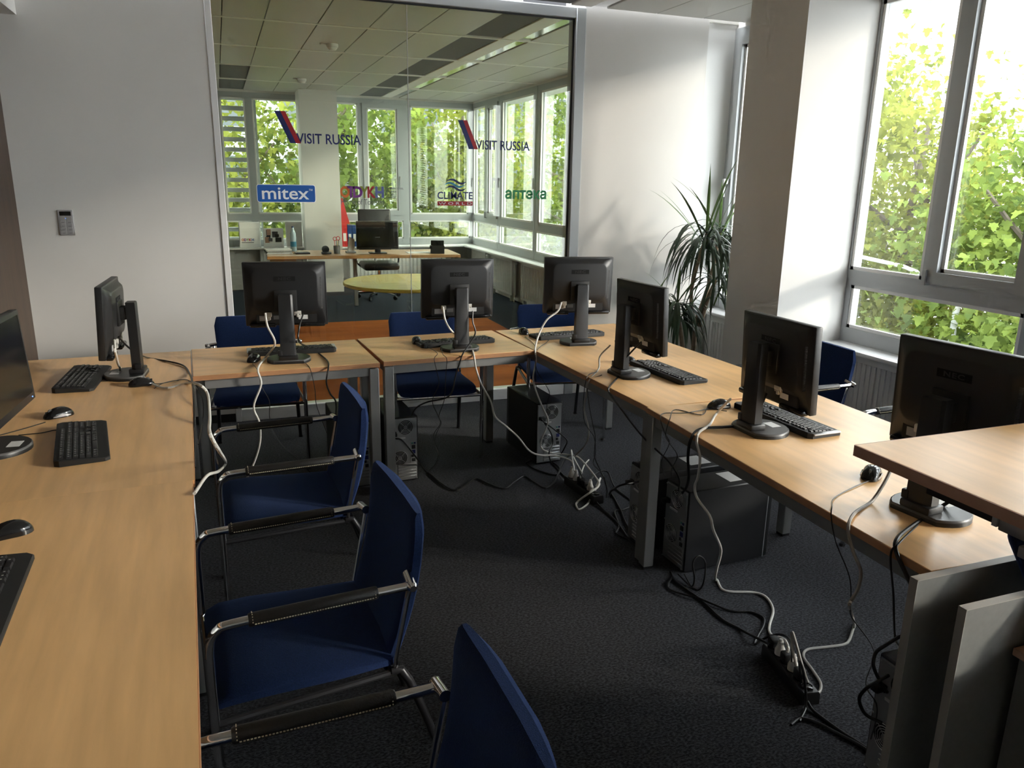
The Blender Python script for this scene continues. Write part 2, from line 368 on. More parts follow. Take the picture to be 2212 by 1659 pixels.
# --- glass partition
gp = sroot('wall_glass', 'glass partition to the neighbouring office')
for nm, a in (('frame_bar', (.005, .045, YP-.01, YP+.10, 0, 2.86)), ('frame_bar', (2.50, 2.575, YP-.012, YP+.125, 0, 2.86)), ('frame_bar', (.045, 2.50, YP, YP+.09, 2.79, 2.86)), ('base_rail', (.045, 2.50, YP-.005, YP+.09, 0, .085))):
    MB().rbox(*a, .003, 1).obj(nm, 'white_paint' if nm == 'base_rail' or a[0] < 1 and a[1] < 1 else 'alu', gp)
for a, b in ((.045, 1.2705), (1.2735, 2.50)): MB().box(a, b, YP+.03, YP+.04, .085, 2.79).obj('pane', 'pane_green', gp)
MB().box(1.2705, 1.2735, YP+.029, YP+.041, .085, 2.79).obj('pane_joint', 'clear_plastic', gp)
MB().box(.045, 2.5, YP+.025, YP+.032, 2.778, 2.79).obj('gasket', 'gasket', gp)
MB().box(2.488, 2.5, YP+.025, YP+.032, .085, 2.79).obj('gasket', 'gasket', gp)

struct(MB().box(XW+.12, XW+1.05, -2.6, 12.5, 2.95, 3.1).obj('added_eave_1', 'facade_white'), 'added unseen overhang holding back high sky light outside the windows')  # added out of view to cut steep sky light near the windows
struct(MB().box(-3, XW+1.05, YF+.12, YF+.95, 2.95, 3.1).obj('added_eave_2', 'facade_white'), 'added unseen overhang holding back high sky light outside the far windows')  # second added eave, unseen, blocks steep sky light at the far windows
# ================================================================== OUTSIDE
struct(MB().box(-80, 90, -40, 100, -5.6, -5.5).obj('ground', 'asphalt'), 'street far below the windows')
def facade(name, label, cat, M, w, h, z0, wallm, bandm, floors, cols, slat=False):
    root = thing(name, label, cat); root.matrix_world = M
    MB().box(0, w, 0, 4, z0, z0+h).obj('wall', wallm, root)
    fh = h/floors; wm = {}
    for f in range(floors):
        for c in range(cols):
            cw = w/cols
            if 'w' not in wm: wm['w'] = MB().box(.18*cw, .82*cw, -.05, .1, .25*fh, .85*fh).mesh('window', bandm); wm['s'] = MB().box(.14*cw, .86*cw, -.12, -.02, .20*fh, .25*fh).mesh('window_ledge', wallm)
            o = link('window', wm['w'], root, loc=(c*cw, 0, z0+f*fh)); link('window_ledge', wm['s'], o)
        if slat: MB().box(0, w, -.08, 0, z0+f*fh-.05, z0+f*fh+.05).obj('floor_band', 'facade_grey', root)
    return root
facade('office_building', 'white office block seen above the trees through the right window', 'building', Matrix.Translation((34, 6, 0)) @ RZ(math.radians(118)) @ TR(-30, -2, 0), 60, 17, -5.5, 'facade_white', 'facade_white', 5, 16, True)
facade('office_building', 'grey office block glimpsed through the trees behind the far windows', 'building', TR(-14, 34, 0), 40, 14, -5.5, 'facade_grey', 'facade_dark', 5, 10)
bl = thing('louvre_pavilion', 'low roof with white louvres below the right window', 'pavilion', (17.5, 15.5, -5.5), math.radians(-25))
MB().box(-4, 4, .2, 4, 0, 3.0).obj('wall', 'facade_dark', bl); lm = MB().box(-4, 4, 0, .12, 0, .09).mesh('louvre', 'facade_white')
for k in range(14): link('louvre', lm, bl, loc=(0, 0, .6+.2*k))
sp = thing('street_lamp', 'slim white street lamp post below the right window', 'street lamp', (10.3, 8.45, -5.5))
MB().tube([(0, 0, 0), (0, 0, 5.75)], [.07, .045], 10).obj('post', 'lamp_post', sp); MB().tube([(0, 0, 5.7), (-.6, .55, 6.0), (-1.2, 1.1, 6.15)], [.035, .03, .03], 8).obj('arm', 'lamp_post', sp)
MB().rbox(-1.75, -1.1, .95, 1.3, 6.08, 6.2, .03).obj('lamp_head', 'lamp_post', sp)
# --- plane trees: trunk, branches, a crown of lobed leaves
LEAF = [(0, 0), (.18, .10), (.42, .02), (.38, .24), (.52, .42), (.26, .48), (.22, .74), (0, 1.0), (-.22, .74), (-.26, .48), (-.52, .42), (-.38, .24), (-.42, .02), (-.18, .10)]
def crown(name, cx, cy, cz, rx, ry, rz, n, size, m, parent, seed):
    rng = np.random.default_rng(seed)
    nb = 46; b = rng.normal(size=(nb, 3)); b /= np.linalg.norm(b, axis=1)[:, None]; b *= (rng.random(nb)**.45)[:, None]
    k = rng.integers(0, nb, n); p = b[k]+rng.normal(size=(n, 3))*.17
    p = p*np.array([rx, ry, rz])+np.array([cx, cy, cz])
    a = rng.random(n)*6.283; tilt = rng.normal(0, .75, n)+.9; s = size*(.65+.7*rng.random(n))
    L = np.array(LEAF); L = L-np.array([0, .45]); q = len(L)
    ux = np.stack([np.cos(a), np.sin(a), np.zeros(n)], 1); nx = np.stack([-np.sin(a)*np.cos(tilt), np.cos(a)*np.cos(tilt), -np.sin(tilt)], 1)
    V = p[:, None, :]+s[:, None, None]*(L[None, :, 0, None]*ux[:, None, :]+L[None, :, 1, None]*nx[:, None, :])
    bend = (np.abs(L[:, 0])**2*.35)[None, :, None]*np.cross(ux, nx)[:, None, :]*s[:, None, None]
    V = (V+bend).reshape(-1, 3)
    me = bpy.data.meshes.new(name); me.vertices.add(n*q); me.vertices.foreach_set('co', V.ravel().astype(np.float32))
    me.loops.add(n*q); me.loops.foreach_set('vertex_index', np.arange(n*q, dtype=np.int32)); me.polygons.add(n); me.polygons.foreach_set('loop_start', np.arange(0, n*q, q, dtype=np.int32))
    me.update(calc_edges=True); me.materials.append(MATS[m]); o = link(name, me, parent); o['kind'] = 'stuff'; return o
def tree(x, y, top, rx, n, m, seed, label, size=.135, low=-3.2):
    t = thing('plane_tree', label, 'tree', (x, y, -5.5), 0, 'plane trees outside the windows'); rng = random.Random(seed)
    H = top+5.5; MB().tube(crom([(0, 0, 0), (.1, .05, H*.3), (-.08, .1, H*.6), (.05, 0, H*.92)]), [.2*(1-.8*i/15) for i in range(16)], 8).obj('trunk', 'bark', t)
    for k in range(9):
        a = k*2.4+rng.random(); z = H*(.35+.055*k); L = rx*(.9-.05*k); MB().tube(crom([(0, 0, z), (L*.5*math.cos(a), L*.5*math.sin(a), z+.5), (L*math.cos(a), L*math.sin(a), z+1.3)], 3), [.07-.008*i for i in range(7)], 6).obj('branch', 'bark', t)
    zc = (top+low)/2+5.5; crown('foliage', 0, 0, zc, rx, rx, (top-low)/2, n, size, m, t, seed)
tree(11.4, 7.6, 3.3, 2.3, 10800, 'leaf_b', 1, 'nearest plane tree at the right edge of the right window')
tree(12.2, 11.2, 3.7, 2.5, 13200, 'leaf_a', 2, 'plane tree filling the middle of the right window')
tree(12.6, 15.6, 3.9, 2.6, 10800, 'leaf_b', 3, 'plane tree left in the right window behind the column edge')
tree(9.3, 20.5, 5.0, 3.0, 12000, 'leaf_b', 4, 'plane tree outside the office side windows')
tree(5.6, 18.6, 5.2, 2.3, 10800, 'leaf_a', 5, 'plane tree outside the far corner window of the office')
tree(2.5, 18.2, 5.0, 2.2, 10800, 'leaf_b', 6, 'plane tree outside the far office window right of the column')
tree(-.2, 18.0, 5.0, 2.2, 10800, 'leaf_a', 7, 'plane tree outside the far office window left of the column')
# horizontal louvres outside the narrow far window
lv = thing('window_louvre', 'horizontal grey sun louvre outside the narrow far office window', 'louvre', (.29, 12.62, 0))
sm = MB().box(-.26, .30, -.05, .05, -.03, .03).mesh('slat', 'alu')
for k in range(15): link('slat', sm, lv, loc=(0, 0, .74+.145*k))
MB().box(.30, .33, -.05, .05, .6, 2.95).obj('upright', 'alu', lv)
for zb_ in (.7, 2.8): MB().box(.29, .34, -.16, .0, zb_, zb_+.04).obj('wall_bracket', 'alu', lv)
# ================================================================== TABLES
def table(name, label, cx, cy, w, d, rot, grain='beech', legs=True, cat='table', top=T, group='beech office tables', skip=(), ends_plain=False):
    t = thing(name, label, cat, (cx, cy, 0), math.radians(rot), group)
    tp = MB().box(-w/2+.002, w/2-.002, -d/2, d/2, top-.024, top).obj('table_top', grain, t) if ends_plain else MB().rbox(-w/2+.0015, w/2-.0015, -d/2+.0015, d/2-.0015, top-.024, top, .0015, 1).obj('table_top', grain, t)
    for a in ((-w/2, w/2, -d/2, -d/2+.002), (-w/2, w/2, d/2-.002, d/2), (-w/2, -w/2+.002, -d/2, d/2), (w/2-.002, w/2, -d/2, d/2)): (ends_plain and abs(a[2]-a[3]) < .01) or MB().box(*a, top-.0235, top-.0015).obj('edge_band', 'beech_edge', tp)
    lm = MB().rbox(-.0245, .0245, -.0245, .0245, .012, top-.03, .003, 1).mesh('leg', 'leg_metal'); fm = MB().box(-.021, .021, -.021, .021, 0, .012).mesh('foot', 'black_matte')
    for sx in (-1, 1):
        for sy in (-1, 1):
            if (sx, sy) in skip: continue
            o = link('leg', lm, t, loc=(sx*(w/2-.03), sy*(d/2-.03), 0)); link('foot', fm, o)
    for sy in (-1, 1): MB().rbox(-w/2+.05, w/2-.05, sy*(d/2-.03)-.0125, sy*(d/2-.03)+.0125, top-(.072 if sy < 0 else .055), top-.026, .002, 1).obj('rail', 'leg_metal', t)
    for sx in (-1, 1): MB().rbox(sx*(w/2-.03)-.0125, sx*(w/2-.03)+.0125, -d/2+.05, d/2-.05, top-.072, top-.026, .002, 1).obj('rail', 'leg_metal', t)
    return t
def rect(pr0, pr1, w, left=True):
    """table whose right long edge runs pr0 (far) -> pr1 (near)"""
    a = Vector(pr0); b = Vector(pr1); d = (a-b); L = d.length; rot = math.degrees(math.atan2(-d.x, d.y)); n = Vector((-d.y, d.x)).normalized()
    c = (a+b)/2+n*(w/2); return c.x, c.y, w, L, rot
LA = rect((-.2, 4.44), (-.133, 2.447), .77); LB = rect((-.1375, 2.4462), (-.07, .45), .77)
table('office_table', 'long beech table along the left wall, the far one', *LA, ends_plain=True)
table('office_table', 'long beech table in the left foreground, the near one', *LB, ends_plain=True)
table('office_table', 'beech table under the monitor left in the back row', .262, 4.17, .897, .64, 2.2, 'beech_x', skip=((-1, -1),))
table('office_table', 'beech table under the middle monitor of the back row', 1.157, 4.222, .86, .64, 2.9, 'beech_x', skip=((1, -1),))
table('office_table', 'corner beech table on the right carrying two monitors', 2.046, 3.65, .86, 1.825, 1.8, skip=((-1, 1),))
table('office_table', 'near beech table on the right beside the power strip', 2.04, 1.978, .86, 1.485, -2.0, skip=((1, 1),))

# ================================================================== MONITORS
def monitor_parts():
    M = {}
    pol = [(.11*math.cos(math.radians(a)), .105*math.sin(math.radians(a))) for a in range(-48, 229, 12)]
    M['base'] = MB().loft([[(x*k, y*k, z) for x, y in pol] for k, z in ((1, 0), (1, .012), (.96, .019))]).mesh('base', 'black_plastic')
    M['base_trim'] = MB().loft([[(x*k, y*k, z) for x, y in pol] for k, z in ((1.004, .0125), (.995, .0165), (.97, .0192))], cap=False).mesh('base_trim', 'grey_vent')
    M['paper'] = MB().box(-.03, .03, .035, .075, .0192, .0198).mesh('paper', 'paper')
    M['foot'] = MB().rbox(-.048, .048, -.078, -.012, .018, .042, .006).mesh('column_foot', 'black_plastic')
    c = MB(); sec = [(-.036, -.066), (.026, -.066), (.036, -.058), (.036, -.026), (-.036, -.026)]
    c.loft([[(x*1.08, y, .03) for x, y in sec], [(x, y, .2) for x, y in sec], [(x*.95, y, .345) for x, y in sec], [(x*.86, y*.97, .352) for x, y in sec]])
    M['column'] = c.mesh('column', 'black_plastic')
    M['clip'] = MB().rbox(-.052, -.03, -.07, -.04, .04, .068, .004).mesh('cable_clip', 'black_plastic')
    M['arm'] = MB().rbox(-.03, .03, -.03, .005, -.03, .03, .006).rbox(-.055, .055, -.004, .008, -.055, .055, .003).mesh('hinge', 'black_matte')
    # panel, local origin at its centre, back towards -y
    W, H = .408, .326
    M['bezel'] = MB().rbox(-W/2, W/2, .022, .052, -H/2, H/2, .004).mesh('bezel', 'black_plastic')
    M['screen'] = MB().box(-W/2+.018, W/2-.018, .0521, .0526, -H/2+.028, H/2-.018).mesh('screen', 'screen')
    def ring(w, h, r, y, dz=0): return [(a, y, b+dz) for a, b in rrect(w, h, r, 5)]
    M['shell'] = MB().loft([ring(W-.012, H-.012, .012, .023), ring(W-.05, H-.07, .035, .013, .018), ring(W-.085, H-.105, .04, -.004, .024), ring(W-.10, H-.118, .036, -.006, .024)]).mesh('back_shell', 'black_plastic')
    v = MB()
    for i in range(40):                                        # vent slits on the sloped right flank
        z = -.075+.0042*i; v.box(W/2-.044, W/2-.024, .006, .0125, z, z+.0016, Matrix.Rotation(0, 4, 'Z'))
    M['vent'] = v.mesh('vent_ribs', 'grey_vent')
    v = MB()
    for i in range(70): x = -.15+.0043*i; v.box(x, x+.0018, .008, .0135, H/2-.036, H/2-.028)
    M['vent2'] = v.mesh('vent_ribs', 'grey_vent')
    M['plate'] = MB().box(-.052, .052, -.0072, -.0058, .072, .096).mesh('badge', 'dark_groove')
    M['recess'] = MB().box(-.15, .15, .008, .0165, -.150, -.082).mesh('port_recess', 'black_matte')
    M['lab1'] = MB().box(-.135, -.087, .0068, .0078, -.135, -.108).mesh('rating_label', 'paper_grey'); M['lab2'] = MB().box(-.066, -.03, .0068, .0078, -.128, -.108).mesh('rating_label', 'grey_vent')
    M['sticker'] = MB().box(.058, .104, .0045, .0056, -.128, -.106).mesh('barcode_sticker', 'paper')
    M['bar'] = MB().box(.062, .092, .0040, .0046, -.118, -.114).mesh('barcode', 'paper_grey')
    M['plugw'] = MB().rbox(-.1, -.073, -.012, .006, -.112, -.086, .004).rbox(-.094, -.079, -.01, .004, -.128, -.11, .003).mesh('power_plug', 'cable_white')
    M['plugv'] = MB().rbox(.037, .073, -.008, .006, -.098, -.082, .002).rbox(.037, .044, -.006, .004, -.106, -.096, .002).rbox(.066, .073, -.006, .004, -.106, -.096, .002).rbox(.048, .062, -.008, .005, -.116, -.096, .003).mesh('signal_plug', 'cable_white')
    s = MB()
    for a, b in ((-.185, -.055), (.06, .19)): s.rbox(a, b, -.004, .03, -.168, -.146, .008)
    M['speaker'] = s
    M['led'] = MB().box(-.176, -.168, .0521, .0526, -.152, -.148).mesh('power_light', 'led')
    return M
MP = monitor_parts()
SPK = [MB().rbox(a, b, -.004, .03, -.168, -.146, .008).mesh('speaker', 'black_gloss') for a, b in ((-.185, -.055), (.06, .19))]
necme = textmesh('NEC', .1, 'black_plastic', ext=.0004, bold=.002, spacing=1.15, width=.062, height=.015)
for v_ in necme.vertices: a_ = v_.co.copy(); v_.co = (a_.x, -a_.z, a_.y)
def monitor(label, x, y, rot, top, swivel=0, tilt=3, front=False, paper=True):
    t = thing('monitor', label, 'monitor', (x, y, T), math.radians(rot), 'black flat monitors')
    b = link('base', MP['base'], t); link('base_trim', MP['base_trim'], b)
    if paper: link('paper_note', MP['paper'], b, 'white paper note stuck on the base')
    link('column_foot', MP['foot'], t); c = link('column', MP['column'], t); link('cable_clip', MP['clip'], c)
    zc = top-T-.163
    h = link('hinge', MP['arm'], t, loc=(0, .005, min(zc+.02, .31)))
    p = link('bezel', MP['bezel'], t); p.location = (0, .018, zc); p.rotation_euler = (math.radians(tilt), 0, math.radians(swivel))
    for k, nm in (('shell', 'back_shell'), ('screen', 'screen'), ('recess', 'port_recess'), ('vent', 'vent_ribs'), ('vent2', 'vent_ribs'), ('plate', 'badge'), ('lab1', 'rating_label'), ('lab2', 'rating_label'), ('sticker', 'barcode_sticker'), ('plugw', 'power_plug'), ('plugv', 'signal_plug'), ('led', 'power_light')):
        o = link(nm, MP[k], p)
        if k in ('vent', 'vent2'): o['kind'] = 'stuff'
    for s in SPK: link('speaker', s, p)
    o = link('lettering', necme, p); o.location = (-.031, -.0074, .0765)
    return t
monitor('black monitor seen from behind, left in the back row', .284, 4.045, -5.5, 1.237, -2)
monitor('black monitor seen from behind, middle of the back row', 1.21, 4.065, -2, 1.233, -1)
monitor('black monitor seen from behind, right in the back row in front of the white wall', 1.927, 4.035, -8, 1.233, -2)
monitor('black monitor in front of the palm plant, facing the windows', 1.84, 3.262, -86, 1.187)
monitor('black monitor in front of the white column, facing the windows', 1.895, 2.318, -90, 1.172)
monitor('black monitor at the right edge behind the raised tabletop', 1.885, 1.525, -84, 1.225)
monitor('black monitor seen edge-on near the white wall on the left table', -.457, 3.926, 85, 1.18, 2)
monitor('black monitor cut by the left picture edge with its dark screen showing', -.768, 2.935, -94, 1.185, 0)

# ================================================================== KEYBOARDS
ROWS = []
def keyrects():
    out = []; u = .019; x0 = -.215
    def row(y, ws, x=x0, d=.0155):
        for wv in ws:
            if wv > 0: out.append((x, x+wv*u-.0025, y, y+d))
            x += abs(wv)*u
    row(.050, [1, -.7, 1, 1, 1, 1, -.4, 1, 1, 1, 1, -.4, 1, 1, 1, 1, -.35, 1, 1, 1], d=.012)
    row(.026, [1]*13+[1.85, -.3, 1, 1, 1, -.3, 1, 1, 1, 1]); row(.007, [1.5]+[1]*12+[1.35, -.3, 1, 1, 1, -.3, 1, 1, 1, 1]); row(-.012, [1.75]+[1]*11+[2.1, -3.6, 1, 1, 1])
    row(-.031, [2.2]+[1]*10+[2.65, -1.3, 1, -1.3, 1, 1, 1, 1]); row(-.050, [1.3, 1.2, 1.2, 5.4, 1.2, 1.2, 1.2, 2.15, -.3, 1, 1, 1, -.3, 2, 1])
    return out
KR = keyrects(); KM = {}
def keymesh(w, d, m):
    k = (round(w, 4), round(d, 4), m)
    if k not in KM: KM[k] = MB().loft([[(a*w/2*s, b*d/2*s, z) for a, b in ((-1, -1), (1, -1), (1, 1), (-1, 1))] for s, z in ((1, 0), (.97, .004), (.78, .0075))]).mesh('key', m)
    return KM[k]
def keyboard(label, x, y, rot, single=False, keym='key_black', sides=False):
    """local +y points away from the user"""
    t = thing('keyboard', label, 'keyboard', (x, y, T), math.radians(rot), 'black computer keyboards')
    o = [(-.228, -.07), (-.215, -.085), (.215, -.085), (.228, -.07), (.228, .062), (.215, .078), (-.215, .078), (-.228, .062)]
    def zt(b): return .014+.010*(b+.085)/.163
    MB().loft([[(a, b, .001) for a, b in o], [(a, b, zt(b)-.003) for a, b in o], [(a*.988, b*.975, zt(b)) for a, b in o]]).obj('housing', 'black_matte', t)
    joined = MB()
    for a, b, c, d in KR:
        cx, cy = (a+b)/2, (c+d)/2
        if single: link('key', keymesh(b-a, d-c, keym), t, loc=(cx, cy, zt(cy)-.001))
        else:
            for me in (keymesh(b-a, d-c, keym),): joined.add([(v.co.x+cx, v.co.y+cy, v.co.z+zt(cy)-.001) for v in me.vertices], [list(p.vertices) for p in me.polygons])
    if not single: o_ = joined.obj('keys', keym, t); o_['kind'] = 'stuff'
    else:
        pr = MB()
        for a, b, c, d in KR:
            cy = (c+d)/2; z = zt(cy)+.0066
            if b-a < .03: pr.box(a+.005, a+.008, cy-.001, cy+.003, z, z+.0002)
        o_ = pr.obj('key_prints', 'key_print', t); o_['kind'] = 'stuff'
    if sides:
        for s in (-1, 1): MB().rbox(s*.222-.012, s*.222+.012, -.07, .06, .012, .02, .004).obj('end_strip', 'silver_plastic', t)
    return t
keyboard('black keyboard near the wall on the left table', -.645, 3.905, 87, True)
keyboard('black keyboard in the middle of the left table beside a silver-sided mouse', -.513, 2.925, 98, True)
keyboard('black keyboard cut by the left picture edge in the foreground', -.565, 1.80, 92, True)
keyboard('black keyboard behind the left monitor of the back row', .318, 4.262, 180-1, sides=True)
keyboard('black keyboard behind the middle monitor of the back row', 1.232, 4.24, 180+6)
keyboard('black keyboard behind the right monitor of the back row', 1.955, 4.255, 180+3)
keyboard('keyboard with sheen on its keys in front of the palm plant', 2.04, 3.235, 90+4)
keyboard('keyboard with sheen on its keys under the white column', 2.075, 2.40, 90+2, sides=True)

# ================================================================== MICE
def mouse(label, x, y, rot, silver=False):
    t = thing('computer_mouse', label, 'mouse', (x, y, T), math.radians(rot), 'black computer mice')
    rings = []
    for k in range(13):
        u = -1+2*k/12; yy = .054*math.sin(u*math.pi/2); e = max(.02, (1-abs(yy/.0545)**2.6))**.42
        wv = (.0305-.003*math.exp(-((yy-.008)/.02)**2))*e; h = (.037-.010*(yy/.054+.25)**2 if yy > -.0135 else .037-.007*((yy+.0135)/.04)**2)*e
        rings.append([(wv*math.copysign(abs(math.cos(a))**.75, math.cos(a)), yy, .0015+h*math.sin(a)**.8) for a in [math.pi*i/14 for i in range(15)]])
    MB().loft(rings).obj('shell', 'black_gloss', t)
    MB().tube([(-.0035, .028, .027), (.0035, .028, .027)], .008, 12).obj('wheel', 'grey_vent', t)
    MB().box(-.0005, .0005, .034, .046, .018, .0275).obj('button_gap', 'dark_groove', t)
    if silver:
        for s in (-1, 1): MB().loft([[(s*(.0285 if 0 < i < 6 else .024)*q, -.036+.011*i, .006+.012*j*(1-abs(i-3)/4)) for i in range(7)] for j, q in ((0, 1.09), (1, 1.06))], cap=False).obj('side_trim', 'silver_plastic', t)
    return t
mouse('black mouse beside the edge-on monitor on the left table', -.385, 3.725, -80)
mouse('black mouse with silver side near the middle of the left table', -.645, 3.307, 120, True)
mouse('black mouse cut by the left picture edge in the foreground', -.575, 2.185, 110)
mouse('black mouse left of the left back-row monitor', .112, 4.09, 160); mouse('black mouse left of the middle back-row monitor', 1.02, 4.30, 170)
mouse('black mouse left of the right back-row monitor', 1.725, 4.40, 170); mouse('black mouse half hidden by the monitor before the palm plant', 1.955, 3.50, 70, True)
mouse('black mouse half hidden by the monitor before the white column', 1.93, 2.635, 90, True); mouse('black and silver mouse in front of the right edge monitor', 1.935, 1.80, 125, True)

# ================================================================== CHAIRS
def chair(label, x, y, rot, group):
    """local +y is the way the sitter looks"""
    t = thing('visitor_chair', label, 'chair', (x, y, 0), math.radians(rot), group)
    # seat cushion
    rg = []
    for yy, z, th, wv in ((-.21, .425, .030, .215), (-.20, .43, .045, .222), (-.05, .43, .055, .228), (.12, .437, .055, .235), (.20, .435, .05, .235), (.235, .425, .036, .228), (.243, .418, .018, .215)):
        rg.append([(a*wv/.5, yy, z+b*th) for a, b in [(p, q) for p, q in rrect(1, 1, .32, 4)]])
    MB().loft(rg).obj('seat', 'blue_fabric', t)
    # backrest, gently curved
    rg = []
    for u in [i/10 for i in range(11)]:
        z = .40+.42*u; yb = -.188-.085*u-.02*math.sin(u*math.pi); wv = .205+.02*u if u < .95 else .212; th = .050 if .03 < u < .97 else .038
        ring = []
        for p, q in rrect(1, 1, .3, 4): ring.append((p*2*wv, yb+q*2*th*.5-.03*(1-(2*p)**2)*.6, z))
        rg.append(ring)
    rg.insert(0, [(p[0]*.97, p[1], p[2]-.006) for p in rg[0]]); last = rg[-1]; cx = sum(p[1] for p in last)/len(last)
    rg.append([(p[0]*.975, cx+(p[1]-cx)*.55, p[2]+.010) for p in last])
    MB().loft(rg).obj('backrest', 'blue_fabric', t)
    for s in (-1, 1):
        X = s*.26
        MB().tube([(X, .245, .0), (X, .245, .30), (X, .245, .585)], .0115, 10).obj('leg', 'chrome', t)
        MB().tube(crom([(X, .245, .585), (X, .240, .625), (X, .222, .648), (X, .19, .657), (X, .0, .660), (X, -.18, .662), (X, -.232, .663)], 4), .0115, 10).obj('arm_tube', 'chrome', t)
        pad = MB().tube([(X, .155, .658), (X, .15, .658), (X, 0, .660), (X, -.145, .662), (X, -.15, .662)], [.014, .0165, .0168, .0165, .014], 12).obj('arm_pad', 'leather', t)
        st = MB()
        for side in (-1, 1):
            for i in range(44): y0 = .142-.0064*i; st.box(X+side*.0158-.0012, X+side*.0158+.0012, y0-.0042, y0, .6525+.004*i/44, .6548+.004*i/44)
        for yy in (.146, -.142):
            for k in range(9): a = math.pi*k/8; st.box(X+.0168*math.cos(a)-.001, X+.0168*math.cos(a)+.001, yy-.001, yy+.001, .659+.0168*math.sin(a)-.001, .659+.0168*math.sin(a)+.001)
        so = st.obj('stitching', 'thread', pad); so['kind'] = 'stuff'
        MB().tube([(X+s*.016, -.236, .665), (X-s*.045, -.240, .672)], .0125, 12).tube([(X+s*.014, -.236, .665), (X+s*.022, -.236, .664)], [.0135, .009], 12).obj('knob', 'chrome', t)
        MB().tube([(s*.232, -.245, .665), (s*.226, -.200, .44), (s*.225, -.20, .405)], .0075, 8).obj('back_rod', 'chrome', t)
        MB().tube(crom([(s*.225, -.19, .405), (s*.232, -.235, .37), (s*.25, -.36, .0)], 3), .0115, 10).obj('leg', 'dark_steel', t)
        MB().tube([(s*.225, -.195, .402), (X, .243, .402)], .009, 8).obj('seat_rail', 'dark_steel', t)
        g = MB().lathe([(.014, 0), (.014, .008), (.011, .012)], 10).mesh('glide', 'black_matte'); link('glide', g, t, loc=(X, .245, 0)); link('glide', g, t, loc=(s*.25, -.36, 0))
    MB().tube([(-.26, .245, .402), (.26, .245, .402)], .009, 8).obj('seat_rail', 'chrome', t)
    MB().tube([(-.225, -.192, .402), (.225, -.192, .402)], .009, 8).obj('seat_rail', 'dark_steel', t)
    return t
G1, G2, G3 = 'blue chairs along the left table', 'blue chairs behind the back row', 'blue chairs by the windows'
chair('blue upholstered armchair at the left table, farthest from the camera', .165, 2.945, 92, G1)
chair('blue upholstered armchair at the left table, middle of the three', .130, 1.965, 94, G1)
chair('blue upholstered armchair cut by the bottom picture edge, nearest of the three', .11, 1.045, 91, G1)
chair('blue chair pushed under the left table of the back row', .135, 4.66, 178, G2)
chair('blue chair pushed under the middle table of the back row', 1.165, 4.53, 176, G2)
chair('blue chair behind the right back-row monitor', 2.06, 4.62, 172, G2)
chair('blue armchair with chrome arms between window and near right table', 2.76, 3.25, 90, G3)
chair('blue armchair mostly hidden behind the right edge monitor', 2.91, 2.33, 90, G3)
